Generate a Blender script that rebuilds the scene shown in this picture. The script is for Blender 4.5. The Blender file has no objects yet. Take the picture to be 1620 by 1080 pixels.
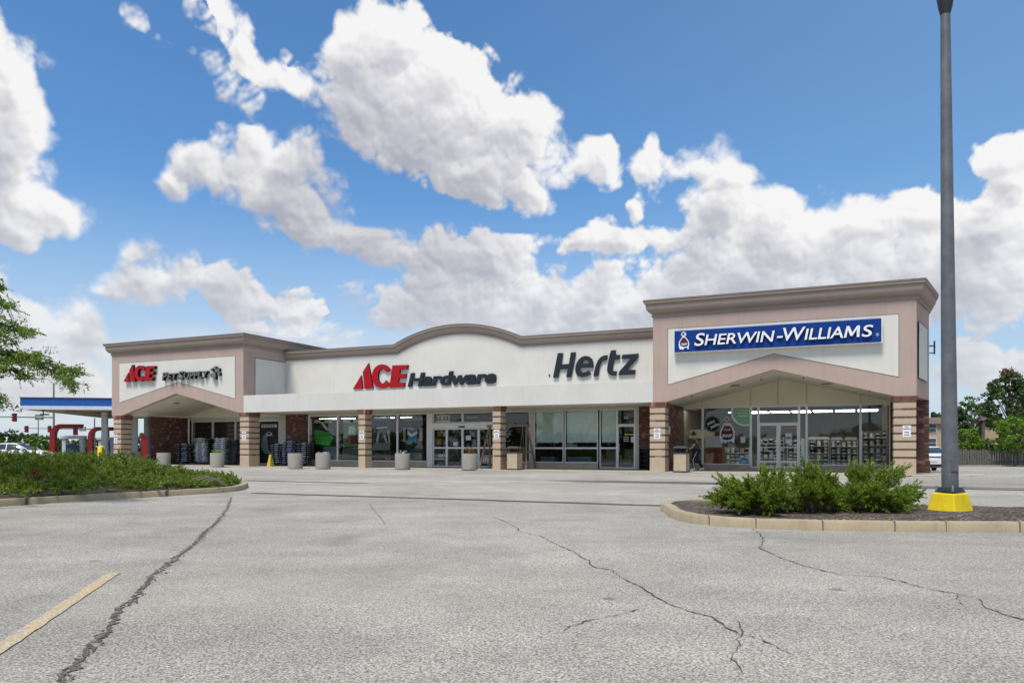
import bpy, bmesh, math, random
import numpy as np
from mathutils import Vector, Matrix

S = bpy.context.scene
C = S.collection
R = math.radians
random.seed(7)
rng = np.random.default_rng(7)

# ------------------------------------------------------------------ camera
F, HOR, CX, CAMH = 1200.0, 709.0, 810.0, 1.05      # focal length, horizon row, centre column (in photo pixels), eye height
cam = bpy.data.cameras.new('camera')
cam.sensor_width = 36.0
cam.lens = 36.0 * F / 1620.0
cam.shift_y = (HOR - 540.0) / 1620.0
cam.clip_start, cam.clip_end = 0.1, 6000.0
camo = bpy.data.objects.new('camera', cam)
camo.location = (0, 0, CAMH)
camo.rotation_euler = (R(90), 0, 0)
C.objects.link(camo)
S.camera = camo

# ------------------------------------------------------------------ exposure, sun
SUN_EL, SUN_AZ = 64.0, -148.0                       # azimuth measured from +Y towards +X
S.view_settings.view_transform = 'Standard'
S.view_settings.look = 'None'
S.view_settings.exposure = 0.70
S.view_settings.gamma = 1.0
sl = bpy.data.lights.new('sun', 'SUN')
sl.energy = 2.6
sl.angle = R(18)
sl.color = (1.0, 0.935, 0.83)
so = bpy.data.objects.new('sun', sl)
sd = Vector((math.sin(R(SUN_AZ)) * math.cos(R(SUN_EL)), math.cos(R(SUN_AZ)) * math.cos(R(SUN_EL)), math.sin(R(SUN_EL))))
so.rotation_euler = sd.to_track_quat('Z', 'Y').to_euler()
so.location = sd * 60
C.objects.link(so)

# ------------------------------------------------------------------ node helpers
class N:
    def __init__(s, nt): s.nt = nt
    def n(s, t, **kw):
        x = s.nt.nodes.new(t)
        for k, v in kw.items(): setattr(x, k, v)
        return x
    def put(s, sock, v):
        if hasattr(v, 'is_output'): s.nt.links.new(v, sock)
        else: sock.default_value = v
    def m(s, op, a, b=None, c=None, clamp=False):
        x = s.n('ShaderNodeMath', operation=op, use_clamp=clamp)
        for i, v in enumerate((a, b, c)):
            if v is not None: s.put(x.inputs[i], v)
        return x.outputs[0]
    def v(s, op, a, b=None, c=None):
        x = s.n('ShaderNodeVectorMath', operation=op)
        for i, v in enumerate((a, b, c)):
            if v is not None: s.put(x.inputs[i], v)
        return x.outputs['Value'] if op in ('LENGTH', 'DOT_PRODUCT', 'DISTANCE') else x.outputs[0]
    def mix(s, f, a, b, mode='MIX'):
        x = s.n('ShaderNodeMix', data_type='RGBA', blend_type=mode)
        s.put(x.inputs[0], f); s.put(x.inputs[6], a); s.put(x.inputs[7], b)
        return x.outputs[2]
    def rng(s, v, a, b, c=0.0, d=1.0, smooth=False):
        x = s.n('ShaderNodeMapRange', interpolation_type='SMOOTHSTEP' if smooth else 'LINEAR')
        s.put(x.inputs[0], v)
        for i, q in enumerate((a, b, c, d)): s.put(x.inputs[i + 1], q)
        return x.outputs[0]
    def noise(s, vec, scale, detail=4, rough=.55, dist=0.0, out='Fac'):
        x = s.n('ShaderNodeTexNoise')
        if vec is not None: s.put(x.inputs['Vector'], vec)
        x.inputs['Scale'].default_value = scale; x.inputs['Detail'].default_value = detail
        x.inputs['Roughness'].default_value = rough; x.inputs['Distortion'].default_value = dist
        return x.outputs[out]
    def voro(s, vec, scale, feature='F1', out='Distance', smooth=None):
        x = s.n('ShaderNodeTexVoronoi', feature=feature)
        if vec is not None: s.put(x.inputs['Vector'], vec)
        x.inputs['Scale'].default_value = scale
        if smooth is not None: x.inputs['Smoothness'].default_value = smooth
        return x.outputs[out]
    def xyz(s, v):
        x = s.n('ShaderNodeSeparateXYZ'); s.put(x.inputs[0], v); return x.outputs
    def vec(s, a, b, c):
        x = s.n('ShaderNodeCombineXYZ')
        for i, q in enumerate((a, b, c)): s.put(x.inputs[i], q)
        return x.outputs[0]
    def ramp(s, f, stops):
        x = s.n('ShaderNodeValToRGB'); s.put(x.inputs[0], f)
        e = x.color_ramp.elements
        while len(e) < len(stops): e.new(.5)
        for q, (p, c) in zip(e, stops): q.position = p; q.color = (*c, 1) if len(c) == 3 else c
        return x.outputs[0]

# ------------------------------------------------------------------ world: Nishita sky with fair-weather clouds around the horizon
w = bpy.data.worlds.new('World'); S.world = w; w.use_nodes = True
nt = w.node_tree; nt.nodes.clear(); g = N(nt)
sky = g.n('ShaderNodeTexSky', sky_type='NISHITA', sun_disc=False)
sky.sun_elevation = R(SUN_EL); sky.sun_rotation = R(SUN_AZ)
sky.air_density = 1.0; sky.dust_density = 0.7; sky.ozone_density = 1.6
dirn = g.n('ShaderNodeTexCoord').outputs['Generated']
dx, dy, dz = g.xyz(dirn)
azim = g.m('ARCTAN2', dx, dy)
elev = g.m('ARCTAN2', dz, g.m('SQRT', g.m('ADD', g.m('MULTIPLY', dx, dx), g.m('MULTIPLY', dy, dy))))
sph = g.vec(azim, elev, 0.0)
BL = [  # cloud lobes, each (x, y, rx, ry) as seen from the lot, turned below into azimuth and elevation
 (10,160,62,95),(0,250,80,90),(40,325,90,52),(30,350,80,35),(100,330,48,40),
 (345,15,42,38),(385,80,34,42),(425,128,46,26),(470,150,32,22),(318,85,22,16,.55),(338,112,24,20,.6),(358,135,26,20,.65),(378,156,30,20,.6),(400,165,14,14,.5),(210,10,13,15,.55),(226,32,20,16,.7),(247,50,15,9,.6),(466,97,9,9,.6),(300,5,24,16,.5),(320,25,20,18,.5),
 (560,88,55,55),(632,78,70,52),(700,120,62,60),(610,165,110,70),(710,195,115,80),(800,215,78,65),(845,210,48,48),(838,295,48,42),(745,280,80,46),(560,180,60,45),(660,230,80,50),
 (400,232,44,36),(450,258,72,48),(340,282,62,44),(272,305,32,28),(430,308,100,52),(500,348,60,38),(570,378,66,32),(608,395,38,28),
 (915,258,40,24),(952,268,40,26),(975,290,24,16),(1033,280,26,44),(1016,340,15,15),
 (1145,275,50,46),(1130,335,62,66),(1105,262,36,32),(1200,350,70,55),(1240,390,110,52),(1350,352,85,44),(1400,345,70,34),(1460,350,70,46),(1565,365,90,55),
 (960,385,62,28),(1050,388,48,20),(910,375,24,16),
 (695,400,58,34),(780,415,78,44),(860,470,90,50),(1000,490,150,50),(1180,450,210,70),(1400,450,190,85),(1570,440,90,85),(690,445,60,35),
 (218,408,28,28),(232,448,68,34),(335,455,90,34),(420,480,80,25),(470,498,40,14),(180,465,26,20),
 (60,525,105,42),(130,535,50,36),(40,595,140,62),(410,522,34,16),(480,540,40,16),
 (1600,250,52,26),(1612,285,40,40),(1560,585,70,40),(1515,470,16,22),
 (700,480,110,45),(860,515,190,50),(1010,520,120,40),(1330,505,210,50),(560,470,40,24,.5),(520,545,60,20,.5),(-120,430,120,60),(-260,250,150,90),(1780,330,120,90),(1900,480,160,70),
]
def lobes():
    for (x, y, rx, ry, *op) in BL:
        t = (x - CX) / F; a = math.atan(t); ca = math.cos(a)
        yield a, math.atan((HOR - y) / F * ca), rx / F * ca * ca, ry / F * ca, (op[0] if op else 1.0)
#ENDLOBES
def make_clouds(W=4320, H=720, ELMAX=60.0):
    """fair-weather cumulus over azimuth (-180..180) and elevation (0..ELMAX): colour and cover, computed with noise and light marching"""
    rg = np.random.default_rng(11)
    perm = rg.permutation(512).astype(np.int64); gr = rg.uniform(0, 2*np.pi, 512); gxx, gyy = np.cos(gr).astype(np.float32), np.sin(gr).astype(np.float32)
    def perlin(x, y):
        xi = np.floor(x).astype(np.int64); yi = np.floor(y).astype(np.int64); xf = (x-xi).astype(np.float32); yf = (y-yi).astype(np.float32)
        u = xf*xf*xf*(xf*(xf*6-15)+10); v = yf*yf*yf*(yf*(yf*6-15)+10)
        def gd(ix, iy, fx, fy):
            hsh = perm[(perm[ix & 511] + iy) & 511]; return gxx[hsh]*fx + gyy[hsh]*fy
        a = gd(xi, yi, xf, yf); b = gd(xi+1, yi, xf-1, yf); c = gd(xi, yi+1, xf, yf-1); d = gd(xi+1, yi+1, xf-1, yf-1)
        return (a + u*(b-a)) + v*((c + u*(d-c)) - (a + u*(b-a)))
    az = ((np.arange(W)+.5)/W*2-1)*np.pi; el = (np.arange(H)+.5)/H*math.radians(ELMAX)
    A, E = np.meshgrid(az.astype(np.float32), el.astype(np.float32))
    sc = 1/.045
    wxn = perlin(A*9, E*9)*.6 + perlin(A*22+7, E*22)*.32 + perlin(A*50+3, E*50+9)*.16
    wyn = perlin(A*9+31, E*9+5)*.6 + perlin(A*22+41, E*22+8)*.32 + perlin(A*50+13, E*50+19)*.16
    PA = A + wxn*.040; PE = E + wyn*.034
    D = np.full(A.shape, -3.0, np.float32)
    W_op = np.ones_like(A)
    for (a, e, ra, re, opq) in lobes():
        i0, i1 = np.searchsorted(az, [a-2.2*ra-.06, a+2.2*ra+.06]); j0, j1 = np.searchsorted(el, [e-2.2*re-.06, e+2.2*re+.06])
        if i1 <= i0 or j1 <= j0: continue
        s = np.s_[j0:j1, i0:i1]
        up = (PE[s]-e)/re; up = np.where(up < 0, up*1.12, up*.95)
        d = (1 - np.sqrt(((PA[s]-a)/ra)**2 + up**2)) * min(1.0, (min(ra, re)/.042)**.8*.75+.25)
        W_op[s] = np.where(d > D[s], opq, W_op[s])
        D[s] = np.maximum(D[s], d) + .12*np.exp(-((D[s]-d)/.22)**2)*(np.minimum(D[s], d) > -.6)
    offm = np.clip((np.abs(A)-.80)/.25, 0, 1)
    bk = perlin(A*3.1+100, E*6.5) + .5*perlin(A*6.5+50, E*13) + .25*perlin(A*13, E*26)
    bk = bk*1.5 - .12 - np.clip((E-.6)/.4, 0, 1)*.6
    D = np.maximum(D, np.where(offm > 0, bk - 3*(1-offm), -3))
    bil = np.zeros_like(A); amp = .5; fq = 13.0
    ox = 0.0
    for k in range(6):
        n = perlin(A*fq+ox+wxn*.35, E*fq*1.05+ox*.7+wyn*.35)
        bil += amp*(np.abs(n)*2.1-.55 if k < 4 else n*1.1); amp *= .53; fq *= 2.03; ox += 17.3
        if k == 3: bs = bil.copy()
    fuzz = perlin(A*150, E*150)*.5 + perlin(A*310+5, E*310)*.3
    soft = np.clip(1.0 + perlin(A*5+60, E*5)*3.0, .2, 2.6)
    F = D + .17 + .80*bil + .07*fuzz
    al = np.clip((F+.04)/(.13+.17*soft), 0, 1); al = al*al*(3-2*al)
    # thickness seen by the light, marched towards upper right
    T = np.clip(F*.35 + .65*(D + .17 + .80*bs) + .02, 0, 1.2)**.8
    def shift(M_, da, de):
        i = int(round(da/(2*np.pi)*W)); j = int(round(de/math.radians(ELMAX)*H)); R_ = np.roll(M_, -i, 1)
        if j > 0: R_ = np.vstack([R_[j:], np.zeros((j, W), np.float32)])
        elif j < 0: R_ = np.vstack([np.repeat(R_[:1], -j, 0), R_[:j]])
        return R_
    tau = np.zeros_like(T); 
    for k, wt in ((1,.35),(2,.4),(4,.5),(7,.8),(11,1.1),(16,1.4),(22,1.7),(30,2.0),(40,2.2)):
        tau += wt*shift(T, .0022*k, .0046*k)
    lum = np.exp(-.33*tau)
    fine = np.clip((T - shift(T, .0030, .006))*2.4, -.45, .45)
    core = np.clip(F, 0, 1)
    L = np.clip(.16 + 1.05*lum + .50*fine - .05*core, 0, 1.0)
    L = L**.9
    dark = np.array([.40,.41,.485], np.float32); mid = np.array([.60,.60,.645], np.float32); brt = np.array([.965,.955,.945], np.float32)
    t = L[..., None]
    col = np.where(t < .45, dark + (mid-dark)*(t/.45), mid + (brt-mid)*((t-.45)/.55))
    lowk = np.clip(1 - E/.26, 0, 1)[..., None]**1.2
    col = col*(1-.75*lowk) + np.array([.76,.765,.785], np.float32)*(.75*lowk)
    bw_ = W_op
    for _ in range(6): bw_ = (bw_ + np.roll(bw_, 2, 0) + np.roll(bw_, -2, 0) + np.roll(bw_, 2, 1) + np.roll(bw_, -2, 1))/5
    wn = perlin((A+E*.7)*26+4, (E-A*.7)*70) + .6*perlin((A+E*.7)*60+9, (E-A*.7)*150) + .35*perlin(A*170, E*170)
    al *= np.where(bw_ < .97, np.clip(bw_*(.62 + 1.5*wn), 0.0, 1), 1)
    al *= np.clip(E/.02, 0, 1)*np.clip((math.radians(ELMAX)-E)/.15, 0, 1)
    al *= 1 - .25*lowk[..., 0]
    # thin bank of far cloud low over the horizon
    bank = perlin(A*2.3+9, E*7+3) + .5*perlin(A*6+2, E*17) + .25*perlin(A*14, E*38)
    bank = np.clip((bank*1.3 + .62 - np.abs(E-.085)/.10), 0, 1); bank = bank*bank*(3-2*bank)*.72*np.clip(E/.03, 0, 1)
    bcol = np.array([.80,.80,.81], np.float32)
    na = al + bank*(1-al); col = (col*al[..., None] + bcol*(bank*(1-al))[..., None])/np.maximum(na, 1e-4)[..., None]; al = na
    return np.dstack([col, al]).astype(np.float32)

ELMAX = 60.0
_c = make_clouds(4320, 720, ELMAX)
img = bpy.data.images.new('cumulus_cover', 4320, 720, alpha=True, float_buffer=True)
img.colorspace_settings.name = 'Non-Color'; img.alpha_mode = 'CHANNEL_PACKED'
img.pixels.foreach_set(_c.ravel()); img.update(); img.pack()
it = g.n('ShaderNodeTexImage', extension='EXTEND', interpolation='Linear'); it.image = img
g.put(it.inputs[0], g.vec(g.m('MULTIPLY_ADD', azim, 1/(2*math.pi), .5), g.m('MULTIPLY', elev, 1/R(ELMAX), clamp=True), 0.0))
GAIN = 2.0**-S.view_settings.exposure
ccol = g.v('MULTIPLY', it.outputs[0], (GAIN*.98, GAIN*.98, GAIN*.98)); alpha = it.outputs[1]
# physical sky for colour and light, whitened by haze towards the horizon
skyc = g.v('MULTIPLY', sky.outputs[0], (.050, .078, .098))
hz = g.rng(elev, .0, .34, .82, 0.0, smooth=True)
skyc = g.mix(hz, skyc, (.66*GAIN, .73*GAIN, .80*GAIN, 1))
rt = g.m('MULTIPLY', g.rng(azim, -.25, .75, 0, .30, smooth=True), 1.0)
skyc = g.mix(rt, skyc, (.30*GAIN, .51*GAIN, .76*GAIN, 1))
out = g.mix(g.m('MULTIPLY', alpha, .97), skyc, ccol)
bg = g.n('ShaderNodeBackground'); g.put(bg.inputs[0], out); bg.inputs[1].default_value = 1.0
wo = g.n('ShaderNodeOutputWorld'); nt.links.new(bg.outputs[0], wo.inputs[0])
w.cycles.sampling_method = 'MANUAL'; w.cycles.sample_map_resolution = 1024

# ------------------------------------------------------------------ the lot's slope, and measuring helpers
TH = math.atan(1200 / 2690.0); cs, sn = math.cos(TH), math.sin(TH); C0 = 32.88   # facade direction and distance
def smooth(x): x = min(1, max(0, x)); return x * x * (3 - 2 * x)
def gz(X, Y):
    u = X * cs - Y * sn; d = X * sn + Y * cs - C0
    return -.5 * smooth((d - 1) / 27) * smooth((u - 2.2) / 3.0)
def at(px, py, Y): return Vector(((px - CX) / F * Y, Y, CAMH + (HOR - py) / F * Y))
def gnd(px, py, z=0.0):
    Y = F * (CAMH - z) / (py - HOR); return Vector(((px - CX) / F * Y, Y, z))
def U(px, d=0.0):
    t = (px - CX) / F; Y = (C0 + d) / (t * sn + cs); return t * Y * cs - Y * sn
def Zb(px, py, d=0.0):
    t = (px - CX) / F; Y = (C0 + d) / (t * sn + cs); return CAMH + (HOR - py) / F * Y
def bw(u, d, z=0.0): return Vector((u * cs + (C0 + d) * sn, -u * sn + (C0 + d) * cs, z))
BROT = (0, 0, -TH)
def to_ud(px, py, z=0.0):
    v = gnd(px, py, z); return v.x * cs - v.y * sn, v.x * sn + v.y * cs - C0

# ------------------------------------------------------------------ materials
def new_mat(name):
    m = bpy.data.materials.new(name); m.use_nodes = True; m.node_tree.nodes.clear()
    return m, N(m.node_tree)
def fin(m, k, col, rough=.6, bump=None, bs=.3, bd=.02, metal=0.0, spec=.5, extra=None):
    b = k.n('ShaderNodeBsdfPrincipled')
    k.put(b.inputs['Base Color'], col if hasattr(col, 'is_output') else (*col, 1))
    k.put(b.inputs['Roughness'], rough); b.inputs['Metallic'].default_value = metal
    b.inputs['Specular IOR Level'].default_value = spec
    if bump is not None:
        bn = k.n('ShaderNodeBump'); bn.inputs['Strength'].default_value = bs; bn.inputs['Distance'].default_value = bd
        k.put(bn.inputs['Height'], bump); k.put(b.inputs['Normal'], bn.outputs[0])
    for kk, v in (extra or {}).items(): k.put(b.inputs[kk], v)
    o = k.n('ShaderNodeOutputMaterial'); k.nt.links.new(b.outputs[0], o.inputs[0])
    return m
def oc(k): return k.n('ShaderNodeTexCoord').outputs['Object']
def paint(name, col, rough=.5, var=.12, scale=4, metal=0.0, bs=.08, spec=.5):
    m, k = new_mat(name); o = oc(k)
    n1 = k.noise(o, scale, 5, .6); n2 = k.noise(o, scale * 14, 3, .6)
    c = k.mix(k.rng(n1, .3, .7), (*[x * (1 - var) for x in col], 1), (*[min(1, x * (1 + var)) for x in col], 1))
    return fin(m, k, c, k.rng(n2, .3, .7, max(.05, rough - .08), min(1, rough + .08)), n2, bs, .006, metal, spec)
def stucco(name, col, streak=.14):
    m, k = new_mat(name); o = oc(k)
    big = k.noise(o, .7, 5, .6); st = k.noise(k.v('MULTIPLY', o, (2.6, 2.6, .16)), 2.2, 5, .65)
    fine = k.noise(o, 75, 4, .7)
    c = k.mix(k.rng(big, .3, .7), (*[x * .93 for x in col], 1), (*[min(1, x * 1.05) for x in col], 1))
    c = k.mix(k.m('MULTIPLY', k.rng(st, .5, .78), streak), c, (*[x * .55 for x in col], 1))
    c = k.mix(k.rng(fine, .35, .75, 0, .16), c, (*[x * .72 for x in col], 1))
    return fin(m, k, c, .9, fine, .35, .01, 0, .25)
M = {}
M['taupe'] = stucco('taupe_stucco', (.45, .34, .29), .24)
M['white_stucco'] = stucco('white_stucco', (.67, .648, .585), .18)
M['band_stucco'] = stucco('canopy_white_stucco', (.64, .622, .58), .18)
M['soffit'] = stucco('soffit_paint', (.70, .67, .57), .05)
M['cornice'] = stucco('cornice_paint', (.36, .285, .235), .18)
M['coping'] = paint('coping_metal', (.20, .165, .14), .45, .15)
M['joint'] = paint('joint_shadow_gap', (.10, .085, .075), .9)
M['alu'] = paint('clear_aluminium', (.78, .785, .79), .4, .05, metal=.25)
M['trim'] = paint('cream_trim', (.55, .535, .48), .55, .06)
M['gable'] = stucco('gable_panel', (.78, .73, .58), .06)
M['roof'] = paint('roof_membrane', (.35, .34, .33), .9)
M['concrete'] = None
def brickmat(name, c1, c2, mort, sx=.20, sz=.068, dark=.35):
    m, k = new_mat(name)
    o = k.n('ShaderNodeTexCoord').outputs['Object']; x, y, z = k.xyz(o)
    b = k.n('ShaderNodeTexBrick'); b.offset = .5
    k.put(b.inputs['Vector'], k.vec(k.m('ADD', x, y), z, 0.0))
    b.inputs['Color1'].default_value = (*c1, 1); b.inputs['Color2'].default_value = (*c2, 1); b.inputs['Mortar'].default_value = (*mort, 1)
    b.inputs['Scale'].default_value = 1.0; b.inputs['Brick Width'].default_value = sx; b.inputs['Row Height'].default_value = sz
    b.inputs['Mortar Size'].default_value = .008; b.inputs['Bias'].default_value = -.1
    nz = k.noise(o, 6, 4, .7)
    cell = k.noise(k.v('SNAP', k.vec(k.m('ADD', x, y), z, 0.0), (sx, sz, 1)), 9.3, 1, .5)
    c = k.mix(k.rng(cell, .42, .6, 0, .62), b.outputs[0], (*[q * dark for q in c1], 1))
    c = k.mix(k.rng(nz, .4, .75, 0, .35), c, (*[min(1, q * 1.7) for q in c2], 1))
    c2n = k.noise(k.v('SNAP', k.vec(k.m('ADD', x, y), z, 3.0), (sx, sz, 1)), 5.1, 1, .5)
    c = k.mix(k.rng(c2n, .60, .68, 0, .8), c, (*[min(1, q * 3.2 + .05) for q in c2], 1))
    return fin(m, k, c, .75, k.m('ADD', k.m('MULTIPLY', b.outputs['Fac'], -1.0), k.m('MULTIPLY', nz, .5)), .6, .012, 0, .35)
M['brick'] = brickmat('clinker_brick', (.20, .075, .05), (.10, .045, .035), (.14, .115, .10), dark=.16)
M['cap_brick'] = brickmat('brown_cap_brick', (.22, .085, .055), (.15, .065, .045), (.20, .15, .12), .09, .22, .55)
M['band_brick'] = brickmat('brown_band_brick', (.17, .085, .06), (.115, .062, .046), (.30, .25, .19), .30, .5, .6)
def blockmat():
    m, k = new_mat('split_face_block'); o = oc(k)
    a = k.noise(o, 22, 6, .7); b = k.noise(o, 1.5, 3, .5)
    c = k.mix(k.rng(a, .3, .7), (.40, .305, .21, 1), (.57, .455, .33, 1))
    c = k.mix(k.rng(b, .4, .7, 0, .4), c, (.50, .385, .31, 1))
    st = k.noise(k.v('MULTIPLY', o, (5, 5, .7)), 2, 4, .6)
    c = k.mix(k.rng(st, .55, .8, 0, .35), c, (.27, .22, .16, 1))
    return fin(m, k, c, .95, a, .9, .02, 0, .2)
M['block'] = blockmat()
def asphalt(name, tone, warm, speck, cell):
    m, k = new_mat(name); o = oc(k)
    v = k.n('ShaderNodeTexVoronoi'); k.put(v.inputs['Vector'], o); v.inputs['Scale'].default_value = 1 / cell
    rnd = k.xyz(v.outputs['Color'])[0]
    v2 = k.voro(o, 2.3 / cell); pit = k.noise(o, .55 / cell, 3, .75)
    big = k.noise(o, .16, 6, .62, .4); mid = k.noise(o, 1.1, 5, .65)
    lane = k.noise(k.v('MULTIPLY', o, (.06, .5, 1)), 1.3, 4, .6)
    t = k.m('ADD', tone, k.m('MULTIPLY', k.m('SUBTRACT', rnd, .5), speck))
    t = k.m('MULTIPLY', t, k.rng(big, .30, .72, .70, 1.15))
    t = k.m('MULTIPLY', t, k.rng(mid, .30, .70, .84, 1.10))
    t = k.m('MULTIPLY', t, k.rng(lane, .35, .7, .94, 1.05))
    t = k.m('MULTIPLY', t, k.rng(pit, .36, .52, .38, 1.0))
    t = k.m('MULTIPLY', t, k.rng(v.outputs['Distance'], .42, .80, 1.0, .55))
    c = k.v('MULTIPLY', k.vec(t, t, t), warm)
    stain = k.rng(k.noise(o, .35, 5, .7, 1.0), .58, .74, 0, .42)
    c = k.mix(stain, c, (.13, .125, .118, 1))
    tan = k.rng(k.noise(k.v('ADD', o, (40, 9, 0)), .22, 5, .65), .55, .75, 0, .28)
    c = k.mix(tan, c, (.42, .375, .29, 1))
    ht = k.m('ADD', k.m('MULTIPLY', v.outputs['Distance'], -1.0), k.m('MULTIPLY', pit, .9))
    dr = k.rng(k.voro(o, 1.1), .045, .085, .55, 0)
    c = k.mix(k.m('MULTIPLY', dr, k.rng(mid, .45, .6)), c, (.07, .066, .06, 1))
    tr = k.noise(k.v('MULTIPLY', k.v('ADD', o, (0, 0, 3)), (1.1, .10, 1)), 1.0, 4, .6)
    c = k.mix(k.rng(tr, .58, .74, 0, .22), c, (.16, .15, .14, 1))
    return fin(m, k, c, .93, ht, .35, .005, 0, .2)
M['asphalt'] = asphalt('worn_asphalt', .505, (1.0, .925, .795), .36, .0095)
M['lane'] = asphalt('worn_fine_asphalt', .53, (1.0, .92, .785), .2, .009)
M['sealer'] = asphalt('dark_patch_asphalt', .19, (1.0, .97, .93), .12, .010)
def crackmat(name, col):
    m, k = new_mat(name); o = oc(k)
    a = k.noise(o, 18, 5, .7)
    c = k.mix(k.rng(a, .35, .65), (*[q * .6 for q in col], 1), (*[q * 1.5 for q in col], 1))
    return fin(m, k, c, .95, a, .6, .01, 0, .2)
M['crack'] = crackmat('open_crack_grit', (.085, .078, .068))
M['sealed'] = crackmat('dirt_filled_crack', (.13, .12, .105))
def linemat(name, col, cover=.5):
    m, k = new_mat(name); o = oc(k)
    a = k.noise(o, 60, 4, .75); b = k.noise(o, 2.5, 4, .6)
    v = k.n('ShaderNodeTexVoronoi'); k.put(v.inputs['Vector'], o); v.inputs['Scale'].default_value = 80
    f = k.m('MULTIPLY', k.rng(a, .44, .56), k.rng(b, cover - .14, cover + .14, .25, 1.0))
    asp = k.mix(k.xyz(v.outputs['Color'])[0], (.20, .19, .17, 1), (.52, .495, .45, 1))
    c = k.mix(k.m('SUBTRACT', 1.0, f), (*col, 1), asp)
    return fin(m, k, c, .85, a, .3, .004, 0, .2)
M['yellow_line'] = linemat('worn_yellow_line', (.64, .38, .07), .50)
M['faint_line'] = linemat('faded_yellow_line', (.50, .41, .26), .66)
def concretemat(name, col, joint=None, sc=1.0):
    m, k = new_mat(name); o = oc(k)
    a = k.noise(o, 45 * sc, 5, .7); b = k.noise(o, 1.4 * sc, 5, .65); s2 = k.noise(k.v('MULTIPLY', o, (3, 3, .6)), 3 * sc, 5, .7)
    c = k.mix(k.rng(b, .3, .7), (*[q * .82 for q in col], 1), (*[min(1, q * 1.1) for q in col], 1))
    c = k.mix(k.rng(a, .35, .7, 0, .3), c, (*[q * .55 for q in col], 1))
    c = k.mix(k.rng(s2, .54, .74, 0, .42), c, (*[q * .42 for q in col], 1))
    ht = a
    if joint:
        x, y, z = k.xyz(o)
        def ln(q, per):
            fr = k.m('ABSOLUTE', k.m('SUBTRACT', k.m('FRACT', k.m('DIVIDE', q, per)), .5))
            return k.rng(fr, .492, .4985)
        j = k.m('MAXIMUM', ln(x, joint[0]), ln(y, joint[1]))
        c = k.mix(k.m('MULTIPLY', j, .75), c, (.08, .075, .07, 1))
    return fin(m, k, c, .9, ht, .3, .008, 0, .25)
M['walk'] = concretemat('sidewalk_concrete', (.42, .385, .32), (2.4, 1.6))
M['kerb'] = concretemat('kerb_concrete', (.40, .325, .215))
M['planter'] = concretemat('planter_concrete', (.33, .31, .265))
M['mulch'] = None
def mulchmat():
    m, k = new_mat('mulch'); o = oc(k)
    v = k.n('ShaderNodeTexVoronoi'); k.put(v.inputs['Vector'], k.v('MULTIPLY', o, (1, 1.8, 1))); v.inputs['Scale'].default_value = 38
    r1 = k.xyz(v.outputs['Color'])[0]
    c = k.ramp(r1, [(0, (.05, .035, .028)), (.5, (.115, .085, .068)), (.85, (.20, .16, .13)), (1, (.42, .37, .32))])
    b = k.noise(o, 1.4, 4, .6)
    c = k.mix(k.rng(b, .4, .7, 0, .5), c, (.05, .04, .034, 1))
    return fin(m, k, c, .95, k.m('ADD', r1, k.noise(o, 30, 4, .7)), .9, .03, 0, .2)
M['mulch'] = mulchmat()
def groundmat():
    m, k = new_mat('grass_ground'); o = oc(k)
    a = k.noise(o, .5, 6, .65); b = k.noise(o, 14, 5, .7)
    c = k.mix(k.rng(a, .3, .7), (.045, .075, .022, 1), (.10, .125, .05, 1))
    c = k.mix(k.rng(b, .4, .7, 0, .5), c, (.05, .05, .03, 1))
    return fin(m, k, c, .95, b, .6, .05, 0, .2)
M['grass'] = groundmat()
def leafmat(name, cols, rough=.55, trans=.25):
    m, k = new_mat(name)
    gm = k.n('ShaderNodeNewGeometry'); r = gm.outputs['Random Per Island']
    c = k.ramp(r, [(i / (len(cols) - 1), q) for i, q in enumerate(cols)])
    o = oc(k)
    c = k.mix(k.rng(k.noise(o, 1.7, 4, .6), .35, .65, 0, .40), c, (*cols[1], 1))
    b = k.n('ShaderNodeBsdfPrincipled'); k.put(b.inputs['Base Color'], c); b.inputs['Roughness'].default_value = rough
    b.inputs['Specular IOR Level'].default_value = .3
    t = k.n('ShaderNodeBsdfTranslucent'); k.put(t.inputs[0], k.v('MULTIPLY', c, (1.3, 1.5, .8)))
    mx = k.n('ShaderNodeMixShader'); mx.inputs[0].default_value = trans
    k.nt.links.new(b.outputs[0], mx.inputs[1]); k.nt.links.new(t.outputs[0], mx.inputs[2])
    oo = k.n('ShaderNodeOutputMaterial'); k.nt.links.new(mx.outputs[0], oo.inputs[0])
    return m
M['juniper'] = leafmat('juniper_needles', [(.022, .040, .010), (.105, .165, .022), (.27, .355, .042), (.44, .50, .09)], .55, .38)
M['juniper_low'] = leafmat('creeping_juniper_needles', [(.022, .038, .012), (.095, .145, .024), (.24, .31, .042), (.38, .44, .08)], .55, .36)
M['locust'] = leafmat('locust_leaves', [(.06, .095, .018), (.12, .185, .03), (.19, .27, .045), (.27, .33, .08)], .5, .45)
M['leaf_dark'] = leafmat('dark_leaves', [(.035, .058, .022), (.06, .10, .034), (.095, .145, .045), (.14, .18, .07)])
M['leaf_blue'] = leafmat('blue_green_leaves', [(.026, .046, .03), (.045, .075, .046), (.065, .10, .06), (.09, .13, .075)])
M['leaf_mid'] = leafmat('mid_green_leaves', [(.045, .08, .024), (.085, .15, .032), (.13, .21, .045), (.19, .27, .07)])
M['leaf_bright'] = leafmat('bright_green_leaves', [(.07, .13, .016), (.13, .225, .024), (.19, .30, .034), (.27, .37, .06)], .5, .35)
M['leaf_red'] = leafmat('russet_leaves', [(.09, .03, .02), (.20, .05, .03), (.28, .075, .04), (.22, .11, .06)])
M['flower'] = leafmat('white_petals', [(.5, .5, .45), (.7, .68, .65), (.75, .74, .72)])
M['twig'] = paint('dry_twigs', (.25, .19, .155), .9)
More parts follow.
